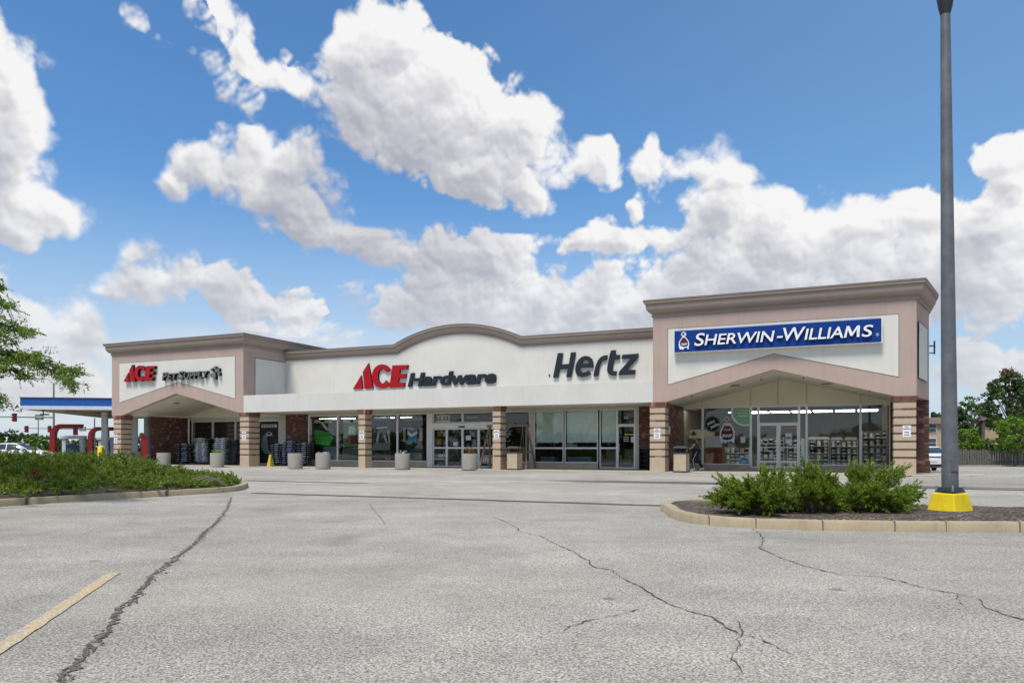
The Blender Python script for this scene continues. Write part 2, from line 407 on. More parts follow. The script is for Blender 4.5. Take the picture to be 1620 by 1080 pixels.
M['bark'] = paint('bark', (.13, .10, .08), .95, .35, 9, bs=.8)
def glassmat(name, tint, refl):
    m, k = new_mat(name)
    fr = k.n('ShaderNodeFresnel'); fr.inputs['IOR'].default_value = 1.5
    f = k.m('ADD', k.m('MULTIPLY', fr.outputs[0], refl), .015, clamp=True)
    tr = k.n('ShaderNodeBsdfTransparent'); tr.inputs[0].default_value = (*tint, 1)
    gl = k.n('ShaderNodeBsdfGlossy'); gl.inputs['Roughness'].default_value = .0; gl.inputs[0].default_value = (.95, .97, 1, 1)
    o = oc(k)
    bn = k.n('ShaderNodeBump'); bn.inputs['Strength'].default_value = .03; bn.inputs['Distance'].default_value = .05
    k.put(bn.inputs['Height'], k.noise(o, .8, 2, .5)); k.put(gl.inputs['Normal'], bn.outputs[0])
    mx = k.n('ShaderNodeMixShader'); k.put(mx.inputs[0], f)
    k.nt.links.new(tr.outputs[0], mx.inputs[1]); k.nt.links.new(gl.outputs[0], mx.inputs[2])
    oo = k.n('ShaderNodeOutputMaterial'); k.nt.links.new(mx.outputs[0], oo.inputs[0])
    return m
M['glass'] = glassmat('storefront_glass', (.90, .93, .92), .62)
M['dark_glass'] = paint('dark_car_glass', (.02, .025, .03), .06, .05, bs=0, spec=.8)
def emis(name, col, e):
    m, k = new_mat(name)
    b = k.n('ShaderNodeEmission'); b.inputs[0].default_value = (*col, 1); b.inputs[1].default_value = e
    o = k.n('ShaderNodeOutputMaterial'); k.nt.links.new(b.outputs[0], o.inputs[0]); return m
M['tube'] = emis('fluorescent_tube', (1, .97, .88), 9.0)
for nm, col, ro in [
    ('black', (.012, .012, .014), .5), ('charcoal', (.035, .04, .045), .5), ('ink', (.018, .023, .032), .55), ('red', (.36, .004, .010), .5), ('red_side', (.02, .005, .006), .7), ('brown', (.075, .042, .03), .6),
    ('sign_blue', (.0, .035, .21), .5), ('white', (.80, .80, .80), .45), ('offwhite', (.62, .62, .60), .6), ('grey', (.22, .225, .23), .6),
    ('yellow', (.80, .60, .02), .5), ('tan', (.46, .37, .25), .8), ('wood', (.24, .17, .115), .8), ('greywood', (.13, .12, .115), .95),
    ('canopy_blue', (.01, .095, .36), .35), ('pump_red', (.25, .006, .009), .45), ('pump_white', (.60, .63, .68), .4), ('pump_blue', (.012, .06, .22), .4),
    ('street_green', (.05, .14, .10), .5), ('green', (.03, .55, .04), .4), ('green_dark', (.13, .26, .05), .5), ('floor_yellow', (.52, .36, .04), .5), ('shade', (.76, .84, .78), .75),
    ('paper', (.68, .69, .71), .7), ('bag_white', (.78, .80, .84), .45), ('bag_black', (.015, .015, .019), .45), ('bag_navy', (.03, .045, .13), .45),
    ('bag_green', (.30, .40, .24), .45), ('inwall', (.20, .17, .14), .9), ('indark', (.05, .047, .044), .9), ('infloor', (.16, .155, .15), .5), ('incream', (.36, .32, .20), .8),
    ('counter', (.26, .055, .025), .45), ('teal', (.02, .28, .42), .4), ('mint', (.20, .50, .30), .4), ('sky_blue', (.03, .28, .52), .4),
    ('skin', (.50, .32, .24), .6), ('hair', (.02, .015, .012), .7), ('tee', (.055, .052, .042), .9), ('trousers', (.015, .015, .018), .85),
    ('tyre', (.018, .018, .019), .85), ('rim', (.35, .36, .37), .3), ('tail_red', (.22, .01, .012), .3), ('apt', (.46, .33, .23), .9), ('apt_roof', (.17, .13, .105), .9), ('apt_win', (.06, .075, .085), .2),
    ('pinkish', (.55, .30, .30), .5), ('maroon', (.14, .012, .02), .5), ('bluegrey', (.16, .21, .27), .7), ('egg', (.09, .17, .15), .3)]:
    M[nm] = paint(nm, col, ro, .10, spec=.25 if nm in ('ink','red','red_side','sign_blue','black','charcoal','maroon','indark','brown') else .45)
M['car_white'] = paint('white_car_paint', (.78, .79, .80), .22, .02, bs=0, spec=.6)
M['pole'] = paint('grey_pole_paint', (.115, .118, .13), .5, .30, 3.5)
M['yellow_base'] = concretemat('yellow_painted_concrete', (.80, .60, .02))

# ------------------------------------------------------------------ mesh builder
class MB:
    def __init__(s): s.v = []; s.f = []; s.mi = []; s.cur = 0
    def add(s, vs, fs):
        b = len(s.v); s.v += [tuple(q) for q in vs]; s.f += [tuple(i + b for i in f) for f in fs]; s.mi += [s.cur] * len(fs); return s
    def box(s, x0, x1, y0, y1, z0, z1):
        vs = [(x0,y0,z0),(x1,y0,z0),(x1,y1,z0),(x0,y1,z0),(x0,y0,z1),(x1,y0,z1),(x1,y1,z1),(x0,y1,z1)]
        return s.add(vs, [(0,3,2,1),(4,5,6,7),(0,1,5,4),(1,2,6,5),(2,3,7,6),(3,0,4,7)])
    def hexa(s, lo, hi):
        return s.add(list(lo) + list(hi), [(0,3,2,1),(4,5,6,7),(0,1,5,4),(1,2,6,5),(2,3,7,6),(3,0,4,7)])
    def prism_xz(s, poly, y0, y1):                       # polygon in (x, z), counter-clockwise seen from -y
        n = len(poly)
        vs = [(x, y0, z) for x, z in poly] + [(x, y1, z) for x, z in poly]
        return s.add(vs, [tuple(range(n)), tuple(range(2*n-1, n-1, -1))] + [(i, i+n, (i+1)%n+n, (i+1)%n) for i in range(n)])
    def prism_xy(s, poly, z0, z1):
        n = len(poly)
        vs = [(x, y, z0) for x, y in poly] + [(x, y, z1) for x, y in poly]
        return s.add(vs, [tuple(range(n-1, -1, -1)), tuple(range(n, 2*n))] + [(i, (i+1)%n, (i+1)%n+n, i+n) for i in range(n)])
    def prism_yz(s, poly, x0, x1):
        n = len(poly)
        vs = [(x0, y, z) for y, z in poly] + [(x1, y, z) for y, z in poly]
        return s.add(vs, [tuple(range(n-1, -1, -1)), tuple(range(n, 2*n))] + [(i, (i+1)%n, (i+1)%n+n, i+n) for i in range(n)])
    def lathe(s, prof, seg=24, cx=0, cy=0, cap=True):
        n = len(prof); vs = []
        for i in range(seg):
            a = 2*math.pi*i/seg
            vs += [(cx + r*math.cos(a), cy + r*math.sin(a), z) for r, z in prof]
        fs = [(i*n+j, ((i+1)%seg)*n+j, ((i+1)%seg)*n+j+1, i*n+j+1) for i in range(seg) for j in range(n-1)]
        if cap: fs += [tuple(i*n for i in range(seg-1, -1, -1)), tuple(i*n+n-1 for i in range(seg))]
        return s.add(vs, fs)
    def tube(s, pts, rad, seg=8):
        pts = [Vector(q) for q in pts]; n = len(pts)
        rad = rad if hasattr(rad, '__len__') else [rad]*n
        vs = []
        for i, q in enumerate(pts):
            t = (pts[min(i+1, n-1)] - pts[max(i-1, 0)]).normalized()
            a = t.cross(Vector((0, 0, 1)) if abs(t.z) < .95 else Vector((1, 0, 0))).normalized(); b = t.cross(a)
            vs += [q + (a*math.cos(2*math.pi*j/seg) + b*math.sin(2*math.pi*j/seg))*rad[i] for j in range(seg)]
        fs = [(i*seg+j, i*seg+(j+1)%seg, (i+1)*seg+(j+1)%seg, (i+1)*seg+j) for i in range(n-1) for j in range(seg)]
        fs += [tuple(range(seg)), tuple((n-1)*seg+j for j in range(seg-1, -1, -1))]
        return s.add(vs, fs)
    def bar(s, a, b, w, h):                              # rectangular bar between two points
        a, b = Vector(a), Vector(b); t = (b-a).normalized()
        x = t.cross(Vector((0,0,1)) if abs(t.z) < .9 else Vector((0,1,0))).normalized()*w/2; y = t.cross(x).normalized()*h/2
        return s.hexa([a-x-y, a+x-y, a+x+y, a-x+y], [b-x-y, b+x-y, b+x+y, b-x+y])
    def build(s, name, mat, parent=None, loc=None, rot=None, bevel=0, smooth=False, seg=2):
        me = bpy.data.meshes.new(name); me.from_pydata(s.v, [], s.f)
        mats = mat if isinstance(mat, (list, tuple)) else [mat]
        for m in mats: me.materials.append(m)
        if len(mats) > 1: me.polygons.foreach_set('material_index', s.mi)
        bm = bmesh.new(); bm.from_mesh(me)
        bmesh.ops.recalc_face_normals(bm, faces=bm.faces)
        if bevel:
            ed = [e for e in bm.edges if len(e.link_faces) == 2 and e.calc_face_angle(0) > .5]
            bmesh.ops.bevel(bm, geom=ed, offset=bevel, segments=seg, affect='EDGES', profile=.5, clamp_overlap=True)
        bm.to_mesh(me); bm.free()
        if smooth:
            me.shade_smooth()
            try: me.set_sharp_from_angle(angle=R(40))
            except Exception: pass
        o = bpy.data.objects.new(name, me); C.objects.link(o)
        if parent: o.parent = parent
        if loc is not None: o.location = loc
        if rot is not None: o.rotation_euler = rot
        return o
def tag(o, label=None, cat=None, group=None, kind=None):
    if label: o['label'] = label
    if cat: o['category'] = cat
    if group: o['group'] = group
    if kind: o['kind'] = kind
    return o
def empty(name, label, cat, loc=(0, 0, 0), rot=(0, 0, 0), group=None):
    o = bpy.data.objects.new(name, None); o.empty_display_size = .2; C.objects.link(o)
    o.location = loc; o.rotation_euler = rot
    return tag(o, label, cat, group)
kids = {}
def copy_tree(o, **kw):
    c = o.copy(); C.objects.link(c)
    for ch in [q for q in C.objects if q.parent == o]:
        x = copy_tree(ch); x.parent = c
    return c
def raw_mesh(name, verts, faces, mat, parent=None, smooth=False):
    """verts (n,3) array, faces (m,k) array of one size"""
    me = bpy.data.meshes.new(name); n, (mm, kk) = len(verts), faces.shape
    me.vertices.add(n); me.vertices.foreach_set('co', np.asarray(verts, np.float32).ravel())
    me.loops.add(mm*kk); me.loops.foreach_set('vertex_index', faces.astype(np.int32).ravel())
    me.polygons.add(mm); me.polygons.foreach_set('loop_start', np.arange(0, mm*kk, kk, dtype=np.int32))
    me.materials.append(mat); me.update(calc_edges=True); me.validate()
    o = bpy.data.objects.new(name, me); C.objects.link(o)
    if parent: o.parent = parent
    return o
# flat shapes and lettering -> solid letters lying in the plane y = 0 (x to the right, z up)
def shape_mesh(loops, ext):
    cu = bpy.data.curves.new('tmp', 'CURVE'); cu.dimensions = '2D'; cu.fill_mode = 'BOTH'; cu.extrude = ext/2
    for lp in loops:
        sp = cu.splines.new('POLY'); sp.points.add(len(lp)-1)
        for q, (x, z) in zip(sp.points, lp): q.co = (x, z, 0, 1)
        sp.use_cyclic_u = True
    return _curve_to(cu)
def _curve_to(cu):
    ob = bpy.data.objects.new('tmp', cu); C.objects.link(ob)
    bpy.context.view_layer.update()
    me = bpy.data.meshes.new_from_object(ob.evaluated_get(bpy.context.evaluated_depsgraph_get()))
    bpy.data.objects.remove(ob); bpy.data.curves.remove(cu)
    me.transform(Matrix(((1,0,0,0),(0,0,-1,0),(0,1,0,0),(0,0,0,1))))    # x, y -> x, z; front faces -y
    return me
def text_mesh(t, ext=.01, bold=0.0, shear=0.0, space=1.0):
    cu = bpy.data.curves.new('tmp', 'FONT'); cu.body = t; cu.extrude = ext/2; cu.offset = bold; cu.shear = shear; cu.space_character = space
    cu.resolution_u = 4
    return _curve_to(cu)
def bounds(me):
    a = np.empty(len(me.vertices)*3, np.float32); me.vertices.foreach_get('co', a); a = a.reshape(-1, 3)
    return a.min(0), a.max(0)
def fit(me, x0, x1, z0, z1, y0, y1=None):
    lo, hi = bounds(me)
    sx = (x1-x0)/(hi[0]-lo[0]); sz = (z1-z0)/(hi[2]-lo[2])
    me.transform(Matrix.Translation((x0, y0, z0)) @ Matrix.Diagonal((sx, 1, sz, 1)) @ Matrix.Translation((-lo[0], 0, -lo[2])))
    return me
def two_tone(me, face, side):
    me.materials.clear(); me.materials.append(face); me.materials.append(side)
    for q in me.polygons: q.material_index = 0 if q.normal.y < -.7 else 1
def mobj(name, me, parent=None, mat=None):
    if mat is not None: me.materials.clear(); me.materials.append(mat)
    me.name = name
    o = bpy.data.objects.new(name, me); C.objects.link(o)
    if parent: o.parent = parent
    return o
def split_letters(me, name, parent, face, side):
    """one object per letter"""
    bm = bmesh.new(); bm.from_mesh(me); bm.verts.ensure_lookup_table()
    bmesh.ops.remove_doubles(bm, verts=bm.verts, dist=1e-5)
    seen = set(); isl = []
    for v in bm.verts:
        if v in seen: continue
        st = [v]; cur = []
        seen.add(v)
        while st:
            q = st.pop(); cur.append(q)
            for e in q.link_edges:
                o = e.other_vert(q)
                if o not in seen: seen.add(o); st.append(o)
        isl.append(cur)
    isl.sort(key=lambda c: min(q.co.x for q in c))
    for c in isl:
        idx = {q: i for i, q in enumerate(c)}; fs = {f for q in c for f in q.link_faces}
        m2 = bpy.data.meshes.new(name)
        m2.from_pydata([tuple(q.co) for q in c], [], [tuple(idx[q] for q in f.verts) for f in fs])
        m2.update(); two_tone(m2, face, side); mobj(name, m2, parent)
    bm.free(); bpy.data.meshes.remove(me)

# ================================================================== GROUND
gx = sorted(set([-1600,-800,-400,-200,-120] + list(range(-80, 81, 4)) + [120,200,400,800,1600]))
gy = sorted(set([-1600,-800,-400,-200,-120] + list(range(-60, 101, 4)) + [140,200,400,800,1600]))
def sheet(name, xs, ys, dz, mat):
    b = MB(); nx = len(xs)
    b.add([(x, y, gz(x, y) + dz) for y in ys for x in xs], [(j*nx+i, j*nx+i+1, (j+1)*nx+i+1, (j+1)*nx+i) for j in range(len(ys)-1) for i in range(nx-1)])
    return tag(b.build(name, mat), kind='structure')
sheet('ground', gx, gy, -.05, M['grass'])
sheet('parking_lot', [x for x in gx if -80 <= x <= 80], [y for y in gy if -60 <= y <= 80], 0.0, M['asphalt'])

def ud_poly(name, uds, dz, mat, kind='structure', thick=None):
    b = MB(); pts = [bw(u, d) for u, d in uds]
    if thick: b.prism_xy([(q.x, q.y) for q in pts], dz - thick, dz)
    else: b.add([(q.x, q.y, dz) for q in pts], [tuple(range(len(pts)))])
    return tag(b.build(name, mat), kind=kind)
# fire lane between the islands and the shops, edged by a dark sealed seam
dl = to_ud(700, 789)[1]
def wob(n, a): return [random.uniform(-a, a) for _ in range(n)]
b = MB(); us = np.linspace(-60, 1.8, 60)
near = [bw(u, dl + q) for u, q in zip(us, wob(60, .05))]; far = [bw(u, -.75) for u in us]
b.add([(q.x, q.y, .004) for q in near + far], [(i, i+1, 60+i+1, 60+i) for i in range(59)])
tag(b.build('drive_lane', M['lane']), kind='structure')
def seam(name, u0, u1, d0, wid, n, mat, dz, taper=False):
    b = MB(); us = np.linspace(u0, u1, n); a = []; c = []
    for i, u in enumerate(us):
        k = (min(1, i/6.0, (n-1-i)/3.0 + .3) if taper else 1)
        jj = random.uniform(-.035, .035)
        a.append(bw(u, d0 + jj - wid/2*k - random.uniform(0, .03))); c.append(bw(u, d0 + jj + wid/2*k + random.uniform(0, .03)))
    b.add([(q.x, q.y, gz(q.x, q.y) + dz) for q in a + c], [(i, i+1, n+i+1, n+i) for i in range(n-1)])
    return tag(b.build(name, mat), kind='structure')
seam('asphalt_seam', to_ud(395, 780)[0], to_ud(1052, 800)[0], dl, .22, 90, M['sealer'], .009)
ua, da = to_ud(862, 759.5); ub = to_ud(1540, 776)[0]
seam('asphalt_patch', ua, ub + 2, da - .1, 1.35, 60, M['sealer'], .009, True)
seam('asphalt_patch', -26, to_ud(590, 764)[0], to_ud(560, 764)[1], .35, 30, M['sealer'], .009, True)
def ribbon(name, pts, wid, mat, jit=.012, dz=.005, step=.045, kind='structure'):
    P3 = [gnd(x, y) for x, y in pts]; line = []
    for a, c in zip(P3, P3[1:]):
        k = max(2, int((c-a).length/step))
        line += [a.lerp(c, i/k) for i in range(k)]
    line.append(P3[-1]); n = len(line); L = []; Rr = []; ph = random.uniform(0, 9)
    wob2 = 0
    for i, q in enumerate(line):
        t = (line[min(i+1, n-1)] - line[max(i-1, 0)]); t.z = 0; t.normalize(); nn = Vector((-t.y, t.x, 0))
        wob2 = wob2*.75 + random.gauss(0, jit)
        ww = wid*(.55 + .35*math.sin(i*.31+ph)*math.sin(i*.083) + random.uniform(0, .55)); 
        ends = min(1, (i+1)/8, (n-i)/8)
        ww *= ends
        ww *= random.choice((1, 1, .85, .6, .25)); L.append(q + nn*(wob2 + ww/2)); Rr.append(q + nn*(wob2 - ww/2*random.uniform(.4, 1.2)))
    b = MB(); b.add([(q.x, q.y, dz) for q in L + Rr], [(i, i+1, n+i+1, n+i) for i in range(n-1)])
    return tag(b.build(name, mat), kind=kind)
ribbon('pavement_crack', [(366,786),(362,800),(352,815),(338,830),(318,845),(312,858),(298,868),(270,888),(243,908),(232,922),(212,944),(190,962),(176,982),(166,1000),(152,1020),(128,1040),(105,1065),(80,1100),(50,1160)], .036, M['sealed'], .009, .005, .02)
ribbon('pavement_crack', [(350,818),(318,847),(270,890),(243,910),(212,946),(178,982),(152,1022),(105,1068),(60,1145)], .022, M['crack'], .012, .0058, .018)
ribbon('pavement_crack', [(366,786),(352,816),(312,860),(268,890),(210,948),(176,985),(128,1044),(80,1105)], .02, M['sealed'], .018, .0064, .02)
for pts, wd in [([(778,817),(800,825),(826,842),(858,848),(880,862),(905,872),(930,886),(938,896),(966,902),(988,915),(1004,924),(1040,942),(1062,956),(1082,964),(1122,976),(1150,994),(1205,1012),(1260,1040)], .017),
                ([(1040,955),(1008,966),(950,978),(905,990),(888,1002)], .014), ([(908,877),(885,880),(858,883)], .010),
                ([(1192,836),(1206,850),(1202,866),(1240,884),(1290,900),(1328,909),(1400,913),(1442,925),(1492,936),(1540,946),(1562,962),(1592,972),(1625,981),(1680,995)], .018),
                ([(1510,938),(1525,958)], .012), ([(545,830),(565,838),(575,835)], .012), ([(583,795),(600,818),(612,830)], .012),
                ([(1160,975),(1168,1000),(1160,1040),(1175,1070)], .012), ([(1245,980),(1270,978),(1300,990)], .012),
                ([(575,915),(590,915)], .012), ([(575,930),(588,930)], .014), ([(575,960),(590,961)], .014)]:
    ribbon('pavement_crack', pts, wd, M['crack'], .008, .0055, .04)
def strip(name, a, c, wid, mat, dz=.006):
    A, B = gnd(*a), gnd(*c); t = (B-A).normalized(); n = Vector((-t.y, t.x, 0))*wid/2
    b = MB(); k = 40; vs = []
    for i in range(k+1): vs += [A.lerp(B, i/k) + n*random.uniform(.86, 1.06), A.lerp(B, i/k) - n*random.uniform(.86, 1.06)]
    b.add([(q.x, q.y, dz) for q in vs], [(2*i, 2*i+1, 2*i+3, 2*i+2) for i in range(k)])
    return tag(b.build(name, mat), kind='structure')
strip('road_marking', (-130,1112), (181,906), .10, M['yellow_line'])
ud_poly('sidewalk', [(-42.6,-.7),(3.0,-.7),(3.5,3.6),(-41.0,3.6)], .03, M['walk'], thick=.08)
ud_poly('sidewalk', [(-40.9,3.6),(1.9,3.6),(1.9,5.2),(-40.9,5.2)], .0305, M['walk'], thick=.08)
# low brick-side landing at the right-hand corner
ud_poly('sidewalk', [(2.95,.3),(4.6,.6),(5.0,3.4),(3.55,3.55)], .02, M['walk'], thick=.35)

# ---- planting islands: kerb ring, mulch
def island(outer, name_label, hk=.13, kw=.17):
    n = len(outer); P2 = [Vector((q[0], q[1])) for q in outer]
    inn = []
    for i in range(n):
        a, c, e = P2[i-1], P2[i], P2[(i+1) % n]
        t1 = (c-a).normalized(); t2 = (e-c).normalized(); n1 = Vector((-t1.y, t1.x)); n2 = Vector((-t2.y, t2.x))
        m = (n1+n2).normalized(); inn.append(c + m*kw/max(.4, m.dot(n1)))
    b = MB(); rows = []
    def rowz(o, z): return [(q.x, q.y, z) for q in o]
    def lerp(f): return [a.lerp(c, f) for a, c in zip(P2, inn)]
    vs = rowz(P2, -.05) + rowz(lerp(.06), hk-.025) + rowz(lerp(.16), hk-.004) + rowz(lerp(.30), hk) + rowz(inn, hk-.004) + rowz(inn, .0)
    fs = [(k*n+i, k*n+(i+1) % n, (k+1)*n+(i+1) % n, (k+1)*n+i) for k in range(5) for i in range(n)]
    b.add(vs, fs)
    ko = b.build('kerb', M['kerb'], smooth=True); tag(ko, kind='structure')
    cen = sum(inn, Vector((0, 0)))/n
    b = MB(); rings = 7; vs = []
    for k in range(rings+1):
        for q in inn:
            p = q.lerp(cen, k/rings); vs.append((p.x, p.y, hk - .035 + .05*smooth(k/3.0) + random.uniform(-.014, .014)))
    fs = [(k*n+i, k*n+(i+1) % n, (k+1)*n+(i+1) % n, (k+1)*n+i) for k in range(rings) for i in range(n)]
    b.add(vs, fs)
    tag(b.build('mulch_bed', M['mulch'], smooth=True), kind='structure')
    return inn
def dense(pts, step=.35):
    out = []
    for i in range(len(pts)):
        a, c = Vector(pts[i]), Vector(pts[(i+1) % len(pts)]); k = max(1, int((c-a).length/step)); out += [tuple(a.lerp(c, j/k)) for j in range(k)]
    return out
def gp(x, y): v = gnd(x, y); return (v.x, v.y)
right_outer = [gp(1053,812), gp(1057,817), gp(1068,822), gp(1090,827), gp(1130,832), gp(1200,836.5), gp(1300,839), gp(1450,841), gp(1620,842), (8.5,9.25), (12.5,8.9), (17,8.4), (17.3,9.4), (12.6,11.2), (7.8,12.15), (5.2,13.15), (3.9,13.75), (3.15,13.75), (2.72,13.4), (2.5,12.8)]
right_in = island(dense(right_outer), 'right')
left_outer = [(-17.5,11.0), gp(-60,807), gp(0,801), gp(120,793), gp(250,785.5), gp(340,780), gp(375,777), gp(388,774), gp(393,770.5), gp(388,767), (-8.1,22.8), (-9.9,25.0), (-12.8,27.4), (-17,30.0), (-23,32.0), (-30,33.0), (-31,31), (-30,24), (-24,16)]
left_in = island(dense(left_outer), 'left')
# joints across the kerbs
def kerb_joint(px, py):
    q = gnd(px, py); n = Vector((0, 1)); y0 = q.y
    for _ in range(1):
        b = MB(); b.box(q.x-.003, q.x+.003, y0-.004, y0+.17, .0, .1325); tag(b.build('kerb_joint', M['sealed']), kind='structure')
for px, py in ((1196,836.2),(1302,839.1),(1416,840.6),(1497,841.2),(1614,842),(1122,831),(262,785),(345,779.5),(150,791),(40,798.5)): kerb_joint(px, py)

# ================================================================== THE SHOPPING STRIP
mall = empty('strip_mall', 'long single-storey shopping strip with two taupe gabled towers and a white centre wall', 'building', bw(0, 0, 0), BROT)
def part(b, name, mat, par=None, **kw): return b.build(name, mat, par or mall, **kw)
ZC = 3.07
def sweep(path, prof, name, mat, closed=False, bevel=0):
    """profile (out, z) swept along a path in plan; out = to the left-hand side when the path runs that way"""
    n = len(path); b = MB(); vs = []
    P2 = [Vector(q) for q in path]
    for i, q in enumerate(P2):
        t1 = (q - P2[i-1]).normalized() if i else (P2[1]-P2[0]).normalized()
        t2 = (P2[i+1]-q).normalized() if i < n-1 else t1
        n1 = Vector((t1.y, -t1.x)); n2 = Vector((t2.y, -t2.x)); m = (n1+n2).normalized(); m /= max(.3, m.dot(n1))
        vs += [(q.x + m.x*o, q.y + m.y*o, z) for o, z in prof]
    k = len(prof)
    fs = [(i*k+j, (i+1)*k+j, (i+1)*k+(j+1) % k, i*k+(j+1) % k) for i in range(n-1) for j in range(k)]
    fs += [tuple(range(k)), tuple((n-1)*k+j for j in range(k-1, -1, -1))]
    b.add(vs, fs); return part(b, name, mat, smooth=True)
def inset(poly, r):
    P2 = [Vector(q) for q in poly]; n = len(P2); out = []
    for i in range(n):
        t1 = (P2[i]-P2[i-1]).normalized(); t2 = (P2[(i+1) % n]-P2[i]).normalized()
        n1 = Vector((-t1.y, t1.x)); n2 = Vector((-t2.y, t2.x)); m = (n1+n2).normalized(); out.append(tuple(P2[i] + m*r/max(.3, m.dot(n1))))
    return out
TOP = 7.5
def tower(u0, u1, ua, um, ub, zap, path, panel, sides):
    b = MB(); b.prism_xz([(u0,ZC),(ua,ZC),(um,zap),(ub,ZC),(u1,ZC),(u1,TOP-.5),(u0,TOP-.5)], 0, .3)
    t = part(b, 'tower', M['taupe'])
    b = MB(); b.prism_xz(inset(panel, -.022), -.004, .02); j = part(b, 'panel_joint', M['joint'], t)
    b = MB(); b.prism_xz(panel, -.014, .02); part(b, 'inset_panel', M['white_stucco'], t)
    prof = [(0,TOP-.72),(.05,TOP-.71),(.06,TOP-.66),(.03,TOP-.635),(.035,TOP-.58),(.11,TOP-.55),(.19,TOP-.48),(.245,TOP-.38),(.265,TOP-.26),(.26,TOP-.17),(.335,TOP-.155),(.345,TOP-.07),(-.2,TOP-.05),(-.2,TOP-.72)]
    sweep(path, prof, 'cornice', M['cornice'])
    sweep(path, [(.36,TOP-.068),(.365,TOP),(-.25,TOP+.01),(-.25,TOP-.045)], 'coping', M['coping'])
    for poly, z0, z1 in sides:
        b = MB(); b.prism_xy(poly, z0, z1); part(b, 'tower_side', M['taupe'])
    return t
# right tower
u0, u1 = U(1033), U(1450); ua, um, ub = U(1054), U(1224.5), U(1417)
SB = (3.03, 3.52)
pr = [(U(1057),Zb(1057,607)),(U(1224),Zb(1224,559)),(U(1421.5),Zb(1421.5,597)),(U(1421.5),Zb(1421.5,497.5)),(U(1057),Zb(1057,520.5))]
zt = (pr[3][1]+pr[4][1])/2; pr[3] = (pr[3][0], zt); pr[4] = (pr[4][0], zt); zbm = (pr[0][1]+pr[2][1])/2; pr[0] = (pr[0][0], zbm); pr[2] = (pr[2][0], zbm)
RP = [(u0,9),(u0,0),(u1,0),SB,(3.03,9)]
tower(u0, u1, ua, um, ub, 4.3, RP, pr, [([(u1,.301),SB,(SB[0]-.3,SB[1]),(u1-.3,.301)], ZC, TOP-.5), ([(SB[0],SB[1]),(3.03,9),(2.73,9),(2.73,SB[1])], 0, TOP-.5),
      ([(u0,.301),(u0+.3,.301),(u0+.3,9),(u0,9)], ZC, TOP-.5)])
# the slim inset panel on the right-hand side wall
sdv = Vector((SB[0]-u1, SB[1])); sl_ = sdv.length; sdv.normalize(); snv = Vector((sdv.y, -sdv.x))
def sidequad(a, c, z0, z1, o, name, mat):
    p0 = Vector((u1, 0)) + sdv*a; p1 = Vector((u1, 0)) + sdv*c; b = MB()
    b.prism_xy([tuple(p0), tuple(p0+snv*o), tuple(p1+snv*o), tuple(p1)], z0, z1); return part(b, name, mat)
sidequad(.62, 2.95, 3.78, 6.02, .006, 'panel_joint', M['joint']); sidequad(.66, 2.91, 3.82, 5.98, .014, 'inset_panel', M['white_stucco'])
# bracket lamp on the far edge of that wall
b = MB(); b.bar((3.03,3.4,5.35),(3.25,3.4,5.35),.05,.05).bar((3.22,3.4,5.0),(3.22,3.4,5.55),.06,.06).bar((3.03,3.4,5.05),(3.25,3.4,5.05),.04,.04); part(b, 'wall_bracket', M['charcoal'])
# left tower
v0, v1 = U(177), U(385); va, vm, vb = U(192), U(278.5), U(378)
pl = [(U(189),Zb(189,637)),(U(282),Zb(282,604)),(U(372),Zb(372,629.5)),(U(371.5),Zb(371.5,564)),(U(189),Zb(189,574.5))]
zt = (pl[3][1]+pl[4][1])/2; pl[3] = (pl[2][0], zt); pl[4] = (pl[0][0], zt); zbm = (pl[0][1]+pl[2][1])/2; pl[0] = (pl[0][0], zbm); pl[2] = (pl[2][0], zbm)
tower(v0, v1, va, vm, vb, 4.3, [(v0,9),(v0,0),(v1,0),(v1,9)], pl, [([(v1-.3,.301),(v1,.301),(v1,9),(v1-.3,9)], ZC, TOP-.5), ([(v0,.301),(v0+.3,.301),(v0+.3,9),(v0,9)], ZC, TOP-.5)])
b = MB(); b.box(v1, v1+.006, .9, 3.48, 4.035, 6.27); part(b, 'panel_joint', M['joint'])
b = MB(); b.box(v1, v1+.014, .94, 3.49, 4.036, 6.23); part(b, 'inset_panel', M['white_stucco'])
# roofs over towers and shops
b = MB(); b.box(u0+.301, 2.0, .301, 9, TOP-.75, TOP-.6); part(b, 'roof', M['roof'])
b = MB(); b.box(v0+.301, v1-.301, .301, 9, TOP-.75, TOP-.6); part(b, 'roof', M['roof'])
# centre: canopy band, upper wall with arched parapet
b = MB(); b.box(v1+.003, u0-.003, 0, .25, ZC, 4.03); bandp = part(b, 'canopy_band', M['band_stucco'], bevel=.008)
b = MB(); b.box(v1+.003, u0-.003, .251, 3.499, 3.86, 3.98); part(b, 'canopy_roof', M['roof'])
b = MB(); b.box(v1+.003, u0-.003, .251, 3.499, ZC+.02, ZC+.07); part(b, 'canopy_soffit', M['soffit'])
ZT = 6.87; a0, a1 = U(622,3.2), U(823.4,3.2); ch = a1-a0; sg = .89; RR = ch*ch/8/sg + sg/2; am = (a0+a1)/2
arc = [(am + RR*math.sin(t), ZT + sg - RR + RR*math.cos(t)) for t in np.linspace(-math.asin(ch/2/RR), math.asin(ch/2/RR), 25)]
topline = [(v1+.002,ZT)] + arc + [(u0-.002,ZT)]
b = MB(); b.prism_xz([(v1+.002,3.985),(u0-.002,3.985)] + [(x, z-.3) for x, z in reversed(topline)], 3.5, 3.8); part(b, 'upper_wall', M['white_stucco'])
